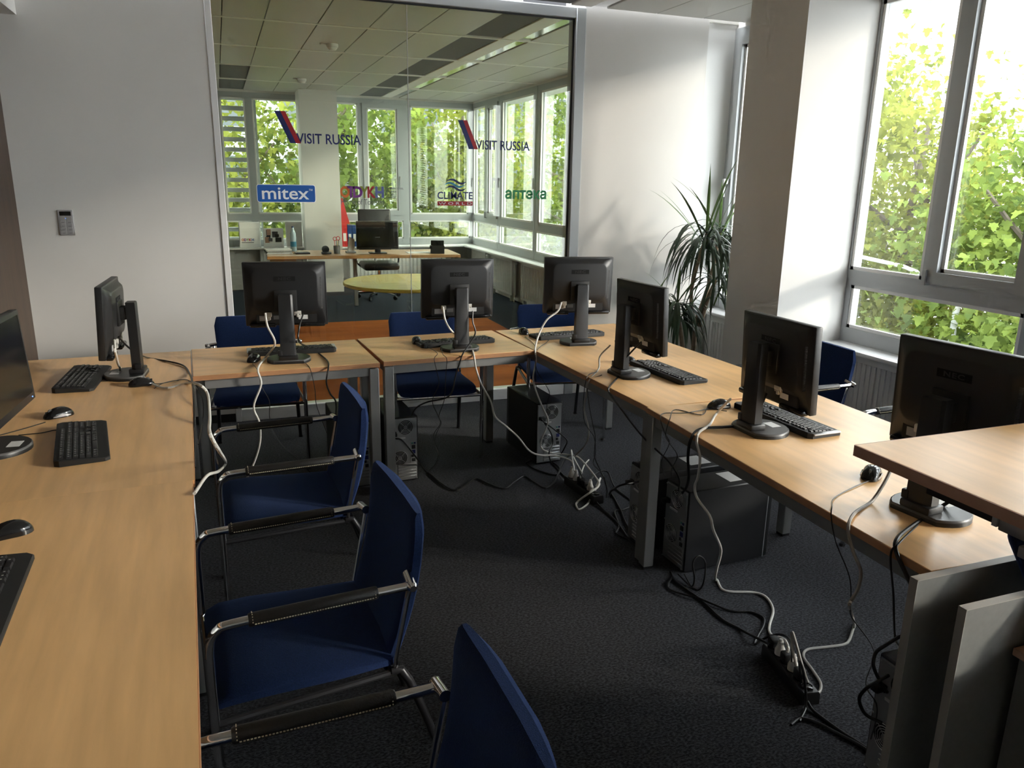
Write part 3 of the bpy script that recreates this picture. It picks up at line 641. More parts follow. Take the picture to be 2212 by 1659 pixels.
# ================================================================== COMPUTERS
def pc_parts():
    P = {}; w, d, h = .172, .43, .385
    P['case'] = MB().rbox(-w/2, w/2, .0, d, .008, h, .004, 1).mesh('case', 'pc_black')
    P['foot'] = MB().lathe([(.012, 0), (.012, .01)], 10).mesh('foot', 'black_matte')
    P['front'] = MB().rbox(-w/2, w/2, d-.001, d+.022, .01, h-.002, .008).mesh('front_bezel', 'black_plastic')
    P['strip'] = MB().box(-w/2-.001, w/2+.001, d-.006, d-.002, .01, h+.001).mesh('bezel_seam', 'silver_plastic')
    P['back'] = MB().box(-w/2+.008, w/2-.008, -.003, .004, .016, h-.008).mesh('rear_panel', 'pc_metal')
    P['psu'] = MB().box(-w/2+.010, w/2-.010, -.006, -.002, h-.105, h-.012).mesh('power_supply', 'pc_metal')
    def grille(cx, cz, r, y):
        m = MB()
        for k in range(1, 6):
            q = r*k/5.6+.004; m.tube([(cx+q*math.cos(2*math.pi*i/20), y, cz+q*math.sin(2*math.pi*i/20)) for i in range(21)], .0016, 4, cap=False)
        for k in range(4):
            a = math.pi/4+k*math.pi/2; m.tube([(cx+.006*math.cos(a), y, cz+.006*math.sin(a)), (cx+r*math.cos(a), y, cz+r*math.sin(a))], .0014, 4)
        m.lathe([(.013, 0), (.013, .003)], 12, TR(cx, y+.001, cz) @ Matrix.Rotation(math.pi/2, 4, 'X'))
        return m
    def disc(cx, cz, r, y): return MB().lathe([(r, 0), (r, .001)], 24, TR(cx, y, cz) @ Matrix.Rotation(math.pi/2, 4, 'X'))
    P['hole1'] = disc(.012, h-.058, .043, -.0062).mesh('fan_opening', 'dark_groove'); P['gr1'] = grille(.012, h-.058, .043, -.009).mesh('fan_grille', 'pc_metal')
    P['hole2'] = disc(-.022, .150, .042, -.0033).mesh('fan_opening', 'dark_groove'); P['gr2'] = grille(-.022, .150, .042, -.007).mesh('fan_grille', 'pc_metal')
    P['io'] = MB().box(.04, .074, -.005, -.002, .115, .24).mesh('port_plate', 'silver_plastic')
    P['ports'] = [MB().rbox(.045+dx, .045+dx+ww, -.009, -.004, z, z+hh, .001, 1).mesh('port', c) for dx, ww, z, hh, c in ((0, .010, .225, .010, 'io_teal'), (.014, .010, .225, .010, 'navy'), (.002, .02, .196, .022, 'black_matte'), (.002, .02, .168, .022, 'navy'), (0, .012, .148, .014, 'black_matte'), (.014, .012, .148, .014, 'pc_metal'), (.004, .018, .122, .018, 'black_matte'))]
    P['slot'] = MB().rbox(-.035, .072, -.007, -.002, 0, .0165, .002, 1).mesh('slot_cover', 'pc_metal')
    P['label'] = MB().box(-.045, .012, -.0045, -.002, h-.125, h-.116).mesh('label', 'paper')
    P['sock'] = MB().rbox(-.072, -.04, -.014, -.004, h-.10, h-.078, .002).mesh('power_socket', 'black_matte')
    P['plug'] = MB().rbox(-.070, -.042, -.04, -.014, h-.099, h-.079, .005).mesh('power_plug', 'black_matte')
    P['screw'] = MB().lathe([(.0035, 0), (.003, .003)], 8, Matrix.Rotation(math.pi/2, 4, 'X')).mesh('screw', 'silver_plastic')
    return P
PC = pc_parts()
def tower(label, x, y, rot, sticker=None):
    """rear panel centre on the floor at x, y; rear faces local -y"""
    t = thing('computer_tower', label, 'computer', (x, y, 0), math.radians(rot), 'black tower computers'); h = .385
    link('case', PC['case'], t); f = link('front_bezel', PC['front'], t); link('bezel_seam', PC['strip'], f); b = link('rear_panel', PC['back'], t)
    link('power_supply', PC['psu'], b); link('fan_opening', PC['hole1'], b); link('fan_grille', PC['gr1'], b); link('fan_opening', PC['hole2'], b); link('fan_grille', PC['gr2'], b)
    link('port_plate', PC['io'], b); link('label', PC['label'], b); link('power_socket', PC['sock'], b); link('power_plug', PC['plug'], b)
    for p in PC['ports']: link('port', p, b)
    for k in range(5): link('slot_cover', PC['slot'], b, loc=(0, 0, .022+.018*k))
    for sx in (-.074, .074):
        for z in (.02, .2, h-.016): link('screw', PC['screw'], b, loc=(sx, -.006, z))
    for sx in (-.06, .06):
        for sy in (.05, .38): link('foot', PC['foot'], t, loc=(sx, sy, 0))
    if sticker: MB().box(-.06, .045, .24, .34, h, h+.001).box(-.03, .045, .34, .352, h, h+.001).obj('paper_sticker', 'paper', t, 'white printed sticker sheet on the top')
    return t
tower('black tower computer half hidden behind the farthest left chair', .60, 4.0, 2)
tower('black tower computer beside the table legs in the middle of the back row', .866, 4.012, 3)
tower('black tower computer with bright rear fans standing free under the right back table', 1.757, 4.035, 3)
tower('black tower computer with paper sticker, the rear one of the pair on the right', 1.735, 2.915, -90, True)
tower('black tower computer with paper sticker, the front one of the pair on the right', 1.785, 2.675, -88, True)
tower('black tower computer hidden behind the grey board at the right', 1.655, 1.335, -90)

# ================================================================== POWER STRIPS
def plugmesh(mb, x, y, z, tall=.06):
    mb.lathe([(.0185, 0), (.0185, .018), (.0125, .032), (.011, .04), (.0105, .044), (.0095, .045), (.0095, .05), (.0075, .051), (.006, tall)], 14, TR(x, y, z))
def strip(label, p0, p1, white, black):
    a = Vector((p0.x, p0.y)); b = Vector((p1.x, p1.y)); L = (b-a).length; c = (a+b)/2; rot = math.atan2((b-a).y, (b-a).x)
    t = thing('power_strip', label, 'power strip', (c.x, c.y, 0), rot, 'black power strips')
    MB().loft([[(x*L/2*k, y*.03*k2, z) for x, y in ((-1, -1), (1, -1), (1, 1), (-1, 1))] for k, k2, z in ((.99, 1, 0), (1, 1.02, .006), (1, 1.0, .038), (.985, .86, .046))]).obj('housing', 'black_plastic', t)
    n = 6
    for k in range(n):
        x = -L/2+L*(k+.55)/(n+.3)
        s = MB().lathe([(.021, 0), (.021, .0025), (.019, .003), (.019, .001)], 16, TR(x, 0, .0455)).obj('socket', 'black_gloss', t)
        if k in white: m = MB(); plugmesh(m, x, 0, .047); m.obj('plug', 'cable_white', t, 'white plug standing in the strip')
        elif k in black: MB().rbox(x-.018, x+.018, -.018, .018, .047, .085, .008).obj('plug', 'black_matte', t, 'black plug standing in the strip')
    MB().rbox(L/2-.03, L/2-.012, -.012, .012, .045, .052, .002).obj('switch', 'black_gloss', t)
    return t
S1a, S1b = atz(1229, 1036, .02), atz(1293, 1082, .02); S2a, S2b = atz(1662, 1402, .02), atz(1752, 1512, .02)
strip('black power strip with white plugs in the middle of the floor', S1a, S1b, (0, 1, 4), (2, 3))
strip('black power strip with two white plugs on the floor at lower right', S2a, S2b, (1, 3), (0, 2, 4))

# ================================================================== CABLES
CW = {'w': 'cable_white', 'b': 'cable_black', 'g': 'cable_grey'}
def cable(label, col, r, pts, extra=None):
    P = []
    for p in pts:
        if len(p) == 2: P.append(atz(p[0], p[1], r+.001))
        elif p[2] == 't': P.append(atz(p[0], p[1], T+r+.0015))
        elif isinstance(p[2], str) and p[2][0] == 'z': P.append(atz(p[0], p[1], float(p[2][1:])))
        elif isinstance(p[2], str) and p[2][0] == 'x': P.append(atx(p[0], p[1], float(p[2][1:])))
        else: P.append(aty(p[0], p[1], p[2]))
    Q = [Vector((q.x, q.y, max(q.z, r+.0005))) for q in crom(P, 6)]
    o = MB().tube(Q, r, 8 if r > .003 else 6).obj('cable', CW[col]); tag(o, label, 'cable', 'cables hanging from the tables and lying on the floor')
    return o
# back row, left monitor
cable('white power cable dropping from the left back-row monitor over the table edge', 'w', .0052, [(573, 676, 4.0), (578, 705, 3.99), (594, 742, 3.98), (572, 774, 't'), (557, 797, 3.828), (564, 830, 3.80), (548, 878, 3.80), (560, 912, 3.82), (562, 950, 3.85), (553, 988, 3.87), (535, 1030, 3.9), (520, 1050)])
cable('black signal cable from the left back-row monitor past its column', 'b', .0042, [(655, 678, 3.99), (647, 705, 3.98), (646, 738, 3.97), (672, 752, 't'), (706, 778, 't'), (709, 796, 3.84), (705, 825, 3.82), (713, 850, 3.85), (726, 872, 3.92), (722, 930, 3.95), (715, 960, 3.97)])
cable('thin mouse cord hanging over the left back-row table edge', 'b', .0018, [(546, 786, 't'), (556, 800, 3.82), (566, 836, 3.81), (582, 867, 3.8), (583, 905, 3.8), (604, 955, 3.8), (640, 990, 3.82), (670, 1020, 3.9)])
cable('thin keyboard cord hanging in front of the left back-row table', 'b', .0018, [(640, 770, 't'), (664, 788, 't'), (672, 803, 3.83), (680, 840, 3.82), (683, 872, 3.84), (694, 904, 3.88), (706, 935, 3.95)])
# back row, middle monitor
cable('white power cable running from the middle monitor to the floor power strip', 'w', .0052, [(957, 663, 4.02), (962, 692, 4.0), (975, 714, 3.98), (1000, 737, 't'), (1018, 752, 't'), (1024, 770, 3.89), (1028, 795, 3.88), (1040, 830, 3.88), (1060, 866, 3.88), (1070, 900, 3.88), (1095, 922, 3.88), (1120, 945, 3.89), (1143, 973, 3.90), (1166, 983, 3.90), (1200, 984, 3.9), (1234, 996, 3.8), (1241, 1020, 3.70)])
cable('black signal cable from the middle monitor to the tower below it', 'b', .0042, [(1021, 672, 4.0), (1021, 695, 3.98), (1027, 718, 3.97), (1016, 740, 3.96), (1000, 764, 3.91), (994, 780, 3.88), (984, 812, 3.88), (977, 845, 3.88), (962, 860, 3.9), (925, 868, 3.93), (900, 880, 3.95), (888, 898, 3.97)])
cable('thin mouse cord dangling below the middle back-row table', 'b', .0018, [(917, 746, 't'), (944, 762, 3.9), (938, 775, 3.86), (943, 800, 3.86), (948, 830, 3.86), (934, 866, 3.88), (946, 897, 3.92), (951, 915, 3.92), (936, 942, 3.95), (946, 975, 3.97), (940, 1003, 3.98), (925, 1018)])
cable('thin keyboard cord dangling below the middle back-row table', 'b', .0018, [(952, 740, 't'), (956, 764, 3.9), (965, 776, 3.87), (963, 810, 3.87), (960, 862, 3.88), (948, 898, 3.9), (953, 914, 3.91), (943, 936, 3.93), (939, 960, 3.95), (949, 990, 3.96), (928, 1015)])
# back row, right monitor
cable('white power cable from the right back-row monitor down to its tower and the strip', 'w', .0052, [(1213, 653, 4.0), (1205, 672, 3.98), (1182, 690, 3.97), (1166, 718, 3.95), (1156, 752, 3.9), (1158, 778, 3.88), (1152, 815, 3.88), (1158, 845, 3.9), (1172, 880, 3.93), (1184, 910, 3.95), (1170, 950, 3.96), (1170, 968, 3.96), (1190, 978, 3.95), (1225, 982, 3.9), (1252, 990, 3.75), (1289, 1034, 3.52), (1293, 1050, 3.45), (1274, 1064, 3.4), (1246, 1086), (1250, 1100), (1268, 1090), (1290, 1050, 'z.05'), (1297, 1033, 'z.08'), (1287, 1052, 'z.07')])
cable('thin keyboard cord at the corner where back row and right table meet', 'b', .0018, [(1196, 725, 't'), (1180, 740, 't'), (1162, 754, 't'), (1157, 772, 3.88), (1160, 800, 3.9), (1178, 830, 3.92), (1187, 850, 3.95), (1182, 872, 3.97), (1180, 905, 3.98)])
cable('thin mouse cord behind the white cable at the table corner', 'b', .0018, [(1134, 727, 't'), (1148, 738, 't'), (1157, 752, 't'), (1156, 775, 3.87), (1158, 830, 3.9), (1162, 850, 3.95)])
# right table, monitor before the plant
cable('grey cable drooping from the monitor in front of the palm plant', 'g', .004, [(1318, 746, 'x1.79'), (1296, 770, 'x1.77'), (1293, 797, 't'), (1272, 823, 'x1.615'), (1267, 851, 'x1.61'), (1262, 885, 'x1.61'), (1272, 930, 'x1.62'), (1265, 960, 'x1.64'), (1242, 985, 3.7)])
cable('thin black cord with kinks under the corner table, left one', 'b', .002, [(1290, 803, 't'), (1268, 815, 'x1.62'), (1260, 870, 'x1.60'), (1263, 912, 'x1.60'), (1283, 944, 'x1.6'), (1286, 978, 'x1.6'), (1282, 1002, 'x1.58'), (1299, 1022, 'x1.57'), (1311, 1054, 'x1.55'), (1315, 1080)])
cable('thin black cord with kinks under the corner table, right one', 'b', .002, [(1300, 810, 't'), (1271, 825, 'x1.615'), (1272, 870, 'x1.605'), (1280, 915, 'x1.6'), (1286, 945, 'x1.6'), (1284, 985, 'x1.6'), (1296, 1015, 'x1.6'), (1308, 1040, 'x1.58'), (1311, 1075)])
cable('black signal cable with ferrite sloping from the plant-side monitor to the tower pair', 'b', .0042, [(1386, 738, 'x1.86'), (1364, 760, 'x1.82'), (1346, 782, 'x1.79'), (1336, 812, 't'), (1316, 836, 'x1.625'), (1317, 850, 'x1.615'), (1339, 880, 'x1.61'), (1365, 915, 'x1.62'), (1391, 946, 'x1.64'), (1417, 971, 'x1.66'), (1446, 999, 'x1.68'), (1467, 1034, 'x1.70'), (1466, 1060, 'x1.715')])
# right table, monitor before the column
cable('thick black cable bending over the right table edge to the front tower', 'b', .0055, [(1655, 850, 'x1.90'), (1640, 885, 'x1.86'), (1620, 914, 't'), (1570, 922, 't'), (1512, 927, 't'), (1492, 950, 'x1.605'), (1486, 987, 'x1.60'), (1488, 1029, 'x1.63'), (1483, 1052, 'x1.69'), (1474, 1065, 'x1.745')])
cable('white power cable snaking from the right table to the lower power strip', 'w', .0052, [(1578, 862, 'x1.84'), (1548, 893, 't'), (1533, 917, 't'), (1510, 934, 'x1.61'), (1505, 955, 'x1.60'), (1512, 989, 'x1.60'), (1508, 1029, 'x1.60'), (1501, 1050, 'x1.60'), (1506, 1076, 'x1.60'), (1533, 1114, 'x1.62'), (1541, 1145, 'x1.63'), (1556, 1180, 'x1.66'), (1556, 1200, 'x1.67'), (1548, 1230, 'x1.7'), (1546, 1253), (1559, 1272), (1580, 1278), (1630, 1280), (1656, 1291), (1670, 1318), (1662, 1352), (1665, 1370), (1692, 1380, 'z.05'), (1702, 1396, 'z.12'), (1701, 1410, 'z.11')])
cable('thin mouse cord crossing the right table edge, upper one', 'b', .0018, [(1560, 880, 't'), (1530, 880, 't'), (1515, 896, 't'), (1459, 885, 't'), (1447, 905, 'x1.61'), (1438, 938, 'x1.605'), (1446, 957, 'x1.6'), (1463, 984, 'x1.61'), (1451, 1012, 'x1.66'), (1450, 1030, 'x1.7')])
cable('thin keyboard cord crossing the right table edge, lower one', 'b', .0018, [(1570, 888, 't'), (1532, 884, 't'), (1480, 892, 't'), (1434, 893, 't'), (1427, 906, 'x1.615'), (1436, 935, 'x1.61'), (1446, 957, 'x1.605'), (1431, 989, 'x1.62'), (1428, 1004, 'x1.64'), (1436, 1028, 'x1.7')])
# near right table
cable('thin mouse cord hanging down left of the pale cable on the near right table', 'b', .0018, [(1876, 1039, 't'), (1845, 1052, 't'), (1802, 1076, 't'), (1797, 1095, 'x1.59'), (1796, 1122, 'x1.59'), (1806, 1172, 'x1.59'), (1835, 1247, 'x1.58'), (1838, 1305, 'x1.57'), (1840, 1333, 'x1.57'), (1888, 1406, 'x1.55'), (1870, 1477, 'x1.45'), (1895, 1532, 'x1.45'), (1876, 1615)])
cable('pale cable looping from the near right table to the lower power strip', 'g', .005, [(1935, 990, 'x1.86'), (1928, 1005, 'x1.85'), (1912, 1040, 'x1.82'), (1883, 1083, 't'), (1850, 1105, 't'), (1834, 1129, 'x1.585'), (1834, 1160, 'x1.58'), (1845, 1197, 'x1.58'), (1859, 1233, 'x1.58'), (1854, 1271, 'x1.57'), (1837, 1300, 'x1.56'), (1836, 1313, 'x1.56'), (1845, 1355), (1831, 1388), (1790, 1397), (1745, 1403), (1736, 1419), (1755, 1447), (1773, 1477), (1767, 1497), (1748, 1480, 'z.03'), (1735, 1445, 'z.10'), (1718, 1385, 'z.17'), (1711, 1366, 'z.19'), (1712, 1400, 'z.15'), (1720, 1440, 'z.112')])
cable('thick black cable from the right edge monitor over the near table edge', 'b', .0055, [(2075, 1060, 'x1.95'), (2066, 1072, 'x1.93'), (2020, 1103, 't'), (1966, 1139, 't'), (1937, 1165, 'x1.585'), (1937, 1195, 'x1.58'), (1962, 1250, 'x1.575'), (1985, 1300, 'x1.57')])
cable('thin black cable twisting beside the thick one at the near table', 'b', .003, [(1982, 1134, 't'), (1942, 1173, 'x1.585'), (1924, 1200, 'x1.58'), (1930, 1286, 'x1.56'), (1931, 1333, 'x1.55'), (1935, 1382, 'x1.53'), (1950, 1400, 'x1.52')])
cable('black cable loop beside the grey board, upper one', 'b', .0045, [(1945, 1374, 'x1.5'), (1915, 1393, 'x1.46'), (1892, 1410, 'x1.45'), (1887, 1438, 'x1.44'), (1900, 1470, 'x1.46'), (1916, 1495, 'x1.49')])
cable('black cable loop beside the grey board, lower one', 'b', .0045, [(1919, 1459, 'x1.49'), (1895, 1472, 'x1.45'), (1868, 1490, 'x1.43'), (1856, 1512, 'x1.43'), (1870, 1543, 'x1.45'), (1905, 1562, 'x1.48')])
# floor, lower right
cable('black power cord lying straight from the tower pair to the lower strip', 'b', .005, [(1448, 1236, 'x1.74'), (1462, 1258), (1511, 1294), (1560, 1338), (1600, 1360), (1635, 1378, 'z.03'), (1664, 1393, 'z.07')])
cable('black power cord wavering across the floor towards the lower strip', 'b', .0045, [(1452, 1247), (1443, 1262), (1452, 1276), (1511, 1293, 'z.012'), (1577, 1319), (1621, 1322), (1647, 1333), (1650, 1350), (1637, 1375), (1631, 1392), (1657, 1376, 'z.03'), (1690, 1371, 'z.09'), (1709, 1388, 'z.13'), (1711, 1430, 'z.09')])
cable('black cord standing up in a narrow loop before the front tower', 'b', .0035, [(1478, 1240, 'x1.76'), (1494, 1266, 'z.012'), (1500, 1250, 2.40), (1497, 1215, 2.40), (1510, 1201, 2.40), (1524, 1217, 2.40), (1519, 1260, 2.40), (1507, 1275), (1490, 1266), (1465, 1240, 'x1.75')])
cable('black cord leaving the lower strip towards the bottom right', 'b', .005, [(1744, 1515, 'z.02'), (1760, 1538), (1815, 1579), (1850, 1601), (1893, 1629), (1920, 1642)])
cable('black cord with a bright end tail near the lower strip', 'b', .005, [(1709, 1566), (1729, 1552), (1760, 1559), (1801, 1580), (1868, 1617), (1886, 1645), (1890, 1680)])
cable('black cord arching out of the end socket of the lower strip', 'b', .0045, [(1732, 1475, 'z.09'), (1727, 1430, 'z.15'), (1735, 1450, 'z.13'), (1740, 1490, 'z.06'), (1740, 1530), (1727, 1558)])
# floor, middle
cable('long black power cord waving across the floor from the middle tower', 'b', .0045, [(846, 925, 3.97), (852, 946, 3.93), (870, 952, 3.92), (902, 992, 3.93), (922, 1021), (955, 1046), (984, 1060), (1008, 1047), (1030, 1034), (1058, 1046), (1090, 1055), (1112, 1040), (1133, 1029), (1155, 1042), (1179, 1054), (1198, 1040), (1208, 1018), (1222, 990, 'z.03'), (1238, 984, 'z.05'), (1248, 1010, 'z.09'), (1259, 1033, 'z.09')])
cable('black cord curling out under the middle floor tower', 'b', .0045, [(1150, 992, 3.97), (1137, 1001), (1157, 1014), (1198, 1026), (1210, 1016), (1200, 1002), (1170, 992)])
cable('black signal cord hanging off the back of the free-standing tower', 'b', .004, [(1177, 913, 3.96), (1200, 930, 3.93), (1224, 950, 3.9), (1219, 968, 3.9), (1212, 980, 3.93)])
cable('black cord dropping from the tower back to the floor bundle', 'b', .004, [(1170, 905, 3.97), (1190, 935, 3.95), (1194, 960, 3.95), (1186, 978, 3.9), (1192, 1002), (1209, 1018), (1222, 1032)])
cable('black cord arching right from the middle strip over the carpet', 'b', .0045, [(1272, 1042, 'z.07'), (1288, 1023, 'z.06'), (1312, 1019, 'z.03'), (1329, 1054), (1366, 1086), (1346, 1101), (1328, 1105), (1337, 1136), (1332, 1153), (1364, 1168), (1385, 1180)])
cable('thick black cord swinging from behind the table leg to the tower pair', 'b', .005, [(1400, 1036, 'x1.72'), (1371, 1042, 'x1.66'), (1334, 1051, 'x1.6'), (1317, 1069), (1339, 1099), (1354, 1134), (1378, 1158), (1400, 1185)])
cable('black supply cord of the middle strip running to the tower pair', 'b', .005, [(1287, 1083, 'z.015'), (1300, 1098), (1330, 1125), (1345, 1145), (1362, 1170), (1390, 1195)])
cable('white stray cord end sticking up from the middle strip', 'w', .004, [(1272, 993, 'z.09'), (1262, 1005, 'z.08'), (1256, 1022, 'z.07'), (1254, 1032, 'z.09')])
cable('white cord rising in a hook above the middle strip', 'w', .004, [(1241, 1018, 'z.1'), (1237, 995, 'z.12'), (1234, 972, 'z.14'), (1240, 990, 'z.1'), (1258, 1022, 'z.08')])
# left table
cable('white cable sagging from the edge-on monitor over the left table edge', 'w', .0052, [(247, 735, 'x-.46'), (250, 765, 'x-.45'), (262, 797, 't'), (298, 806, 't'), (330, 830, 't'), (362, 838, 't'), (405, 828, 't'), (428, 830, 'x-.12'), (448, 850, 'x-.09'), (453, 900, 'x-.08'), (452, 930, 'x-.07'), (462, 955, 'x-.06'), (474, 975, 'x-.05'), (488, 1000, 'x-.05'), (472, 1018, 'x-.07'), (448, 1027, 'x-.1'), (420, 1066, 'x-.13')])
cable('black signal cable with ferrite behind the edge-on monitor', 'b', .0042, [(256, 728, 'x-.46'), (275, 748, 'x-.44'), (294, 762, 'x-.42'), (320, 773, 'x-.40'), (360, 780, 't'), (395, 789, 't'), (409, 806, 't'), (416, 830, 'x-.165'), (419, 880, 'x-.15'), (420, 960, 'x-.15'), (421, 1010, 'x-.15')])
cable('thin mouse cord curving to the left table edge', 'b', .0018, [(333, 839, 't'), (352, 828, 't'), (380, 822, 't'), (408, 824, 't'), (424, 838, 'x-.12'), (438, 865, 'x-.11'), (438, 910, 'x-.12'), (428, 960, 'x-.13')])
cable('thin keyboard cord passing under the edge-on monitor base', 'b', .0018, [(208, 826, 't'), (225, 823, 't'), (300, 822, 't'), (340, 829, 't'), (392, 820, 't'), (414, 826, 't'), (418, 850, 'x-.16'), (420, 950, 'x-.15')])
cable('thin mouse cord lying towards the left picture edge', 'b', .0018, [(98, 912, 't'), (65, 922, 't'), (30, 932, 't'), (-20, 945, 't')])
cable('short keyboard cord beside the left edge monitor base', 'b', .0018, [(132, 934, 't'), (120, 929, 't'), (90, 935, 't'), (40, 940, 't')])

# ================================================================== RIGHT FOREGROUND
rt = thing('raised_table', 'raised beech tabletop with brown edge at the right picture edge', 'table', (1.279, 1.245, 0))
tp = MB().rbox(0, .85, -.95, 0, 1.076, 1.10, .0015, 1).obj('table_top', 'beech', rt)
MB().box(-.002, 0, -.95, 0, 1.0755, 1.0995).box(0, .85, 0, .002, 1.0755, 1.0995).obj('edge_band', 'brown_edge', tp)
MB().box(.006, .03, -.335, -.19, 1.060, 1.076).obj('slide_rail', 'black_matte', rt); MB().box(.004, .032, -.345, -.335, 1.056, 1.075).obj('rail_end', 'silver_plastic', rt)
MB().rbox(.008, .3, -.60, -.345, 1.050, 1.076, .003).rbox(.02, .3, -.58, -.38, 1.012, 1.034, .003).rbox(.03, .06, -.5, -.44, 1.03, 1.055, .003).obj('bracket', 'leg_metal', rt)
for sy in (-.9, -.55): MB().rbox(.55, .60, sy, sy+.05, 0, 1.076, .003, 1).obj('leg', 'leg_metal', rt)
def board(label, x0, x1, y0, y1, h):
    t = thing('side_panel', label, 'panel', (x0, y0, 0), 0, 'grey boards standing on edge')
    MB().box(.0015, x1-x0, .0, y1-y0, 0, h-.0015).obj('board', 'board_grey', t)
    MB().box(0, .0015, 0, y1-y0, 0, h).box(0, x1-x0, 0, y1-y0, h-.0015, h).obj('edge_band', 'board_edge', t)
board('grey board standing upright at the near right table, the taller rear one', 1.489, 2.25, 1.206, 1.229, .75)
board('grey board standing upright at the right edge, the front one', 1.525, 2.2, 1.10, 1.122, .725)
lc = thing('low_cabinet', 'grey low cabinet with wooden top in the lower right corner', 'cabinet', (1.69, 1.09, 0))
MB().box(.012, .5, -.45, -.012, 0, .578).obj('body', 'board_grey', lc); c_ = MB().rbox(0, .52, -.46, 0, .58, .60, .002, 1).obj('cabinet_top', 'brown_edge', lc); MB().rbox(.03, .48, -.462, -.45, .03, .56, .002, 1).obj('door', 'board_grey', lc)
cu = thing('seat_cushion', 'dark blue padded cushion leaning against the grey boards at the right edge', 'cushion', (1.74, 1.005, .602))
rg = []
for k, yy in ((.80, -.030), (.95, -.022), (1, -.008), (1, .008), (.95, .022), (.80, .030)): rg.append([(.21+p*.42*k, yy+.012*math.cos(p*3)*math.cos(q*3)*(1 if yy > 0 else -1), .165+q*.33*k) for p, q in rrect(1, 1, .12, 5)])
MB().loft(rg).obj('padding', 'blue_fabric', cu); MB().tube([(.21+p*.423, 0, .165+q*.333) for p, q in rrect(1, 1, .12, 5)+rrect(1, 1, .12, 5)[:1]], .004, 6).obj('piping', 'blue_fabric', cu)
cu.rotation_euler = (math.radians(-36), 0, 0)

# ================================================================== PLANT
def leaf_ribbon(mb, base, az, el, L, droop, w, n=9):
    p = Vector(base); d = Vector((math.cos(az)*math.cos(el), math.sin(az)*math.cos(el), math.sin(el))); side = Vector((-math.sin(az), math.cos(az), 0)); vs = []; fs = []
    for i in range(n+1):
        u = i/n; ww = w*(.45+1.2*u if u < .4 else .93)*(1 if u < .6 else max(.02, (1-u)/.4)); up = side.cross(d)*ww*.25
        p = Vector((min(p.x, .44), min(p.y, .44), p.z)); p.y = max(p.y, -.34) if p.x > -.06 else p.y; vs += [p-side*ww+up, p, p+side*ww+up]; p = p+d*(L/n); d = (d+Vector((0, 0, -droop/n*(1+u)))).normalized()
    for i in range(n): fs += [(3*i, 3*i+1, 3*i+4, 3*i+3), (3*i+1, 3*i+2, 3*i+5, 3*i+4)]
    mb.add(vs, fs)
pl = thing('dracaena_plant', 'tall dragon tree with drooping narrow leaves between wall and column', 'plant', (3.36, 4.98, 0))
MB().lathe([(.13, 0), (.17, .30), (.175, .32), (.16, .32), (.15, .28)], 24).obj('pot', 'pot', pl); MB().lathe([(.001, .275), (.152, .275)], 20, cap=False).obj('soil', 'soil', pl)
rng = random.Random(3)
def head(bx, by, bz, n, L, path, tag_, light):
    MB().tube(crom(path, 5), [.02-.008*i/(5*(len(path)-1)) for i in range(5*(len(path)-1)+1)], 8).obj('stem', 'trunk', pl)
    for g, (m, k0) in enumerate((('plant_leaf', 0), ('plant_leaf_light', 1))):
        for i in range(n if g == 0 else light):
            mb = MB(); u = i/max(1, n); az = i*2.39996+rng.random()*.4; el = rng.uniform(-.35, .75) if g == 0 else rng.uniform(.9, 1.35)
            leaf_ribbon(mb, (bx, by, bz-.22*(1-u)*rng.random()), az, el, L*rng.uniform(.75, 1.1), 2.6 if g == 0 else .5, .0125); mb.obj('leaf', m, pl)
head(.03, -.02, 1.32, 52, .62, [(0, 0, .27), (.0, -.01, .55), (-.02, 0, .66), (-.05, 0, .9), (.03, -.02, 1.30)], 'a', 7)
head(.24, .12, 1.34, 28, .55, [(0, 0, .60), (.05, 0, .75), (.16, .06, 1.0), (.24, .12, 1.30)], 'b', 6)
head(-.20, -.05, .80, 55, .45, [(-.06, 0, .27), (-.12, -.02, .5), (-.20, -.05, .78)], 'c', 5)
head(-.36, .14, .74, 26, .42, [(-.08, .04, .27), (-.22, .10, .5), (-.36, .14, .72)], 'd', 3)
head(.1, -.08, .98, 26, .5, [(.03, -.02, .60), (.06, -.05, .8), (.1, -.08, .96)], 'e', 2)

# ================================================================== RADIATORS
def radiator(label, x, y, rot, L, h=.52, z0=.09, rib=.04, loc='radiators under the windows'):
    """panel faces local -y"""
    t = thing('radiator', label, 'radiator', (x, y, 0), math.radians(rot), loc)
    MB().rbox(-L/2, L/2, -.01, .06, z0, z0+h, .006, 2).obj('panel', 'radiator', t)
    rm = MB().loft([[(a*(rib*.30)*k, -.01-dy, z) for a, z in ((-1, z0+.035), (1, z0+.035), (1, z0+h-.05), (-1, z0+h-.05))] for k, dy in ((1, -.001), (.7, .007))]).mesh('rib', 'radiator')
    n = int((L-.06)/rib)
    for i in range(n): link('rib', rm, t, loc=(-L/2+.03+rib*(i+.5), 0, 0))
    MB().rbox(-L/2-.002, L/2+.002, -.012, .062, z0+h-.004, z0+h+.008, .003, 1).obj('top_grille', 'radiator', t)
    for s in (-1, 1): MB().rbox(s*(L/2-.08)-.012, s*(L/2-.08)+.012, .0, .05, 0, z0+.01, .003, 1).obj('bracket', 'white_paint', t)
    MB().tube([(L/2+.03, .02, z0+h-.06), (L/2+.03, .02, .0)], .009, 8).obj('pipe', 'white_paint', t); MB().tube([(L/2+.0, .02, z0+h-.06), (L/2+.09, .02, z0+h-.06)], .018, 10).obj('valve', 'white_paint', t)
    return t
radiator('white ribbed radiator under the right window behind the blue chair', 3.80, 3.1, -90, 1.6)
radiator('white ribbed radiator beside the plant between column and wall', 3.78, 5.05, -90, .75)
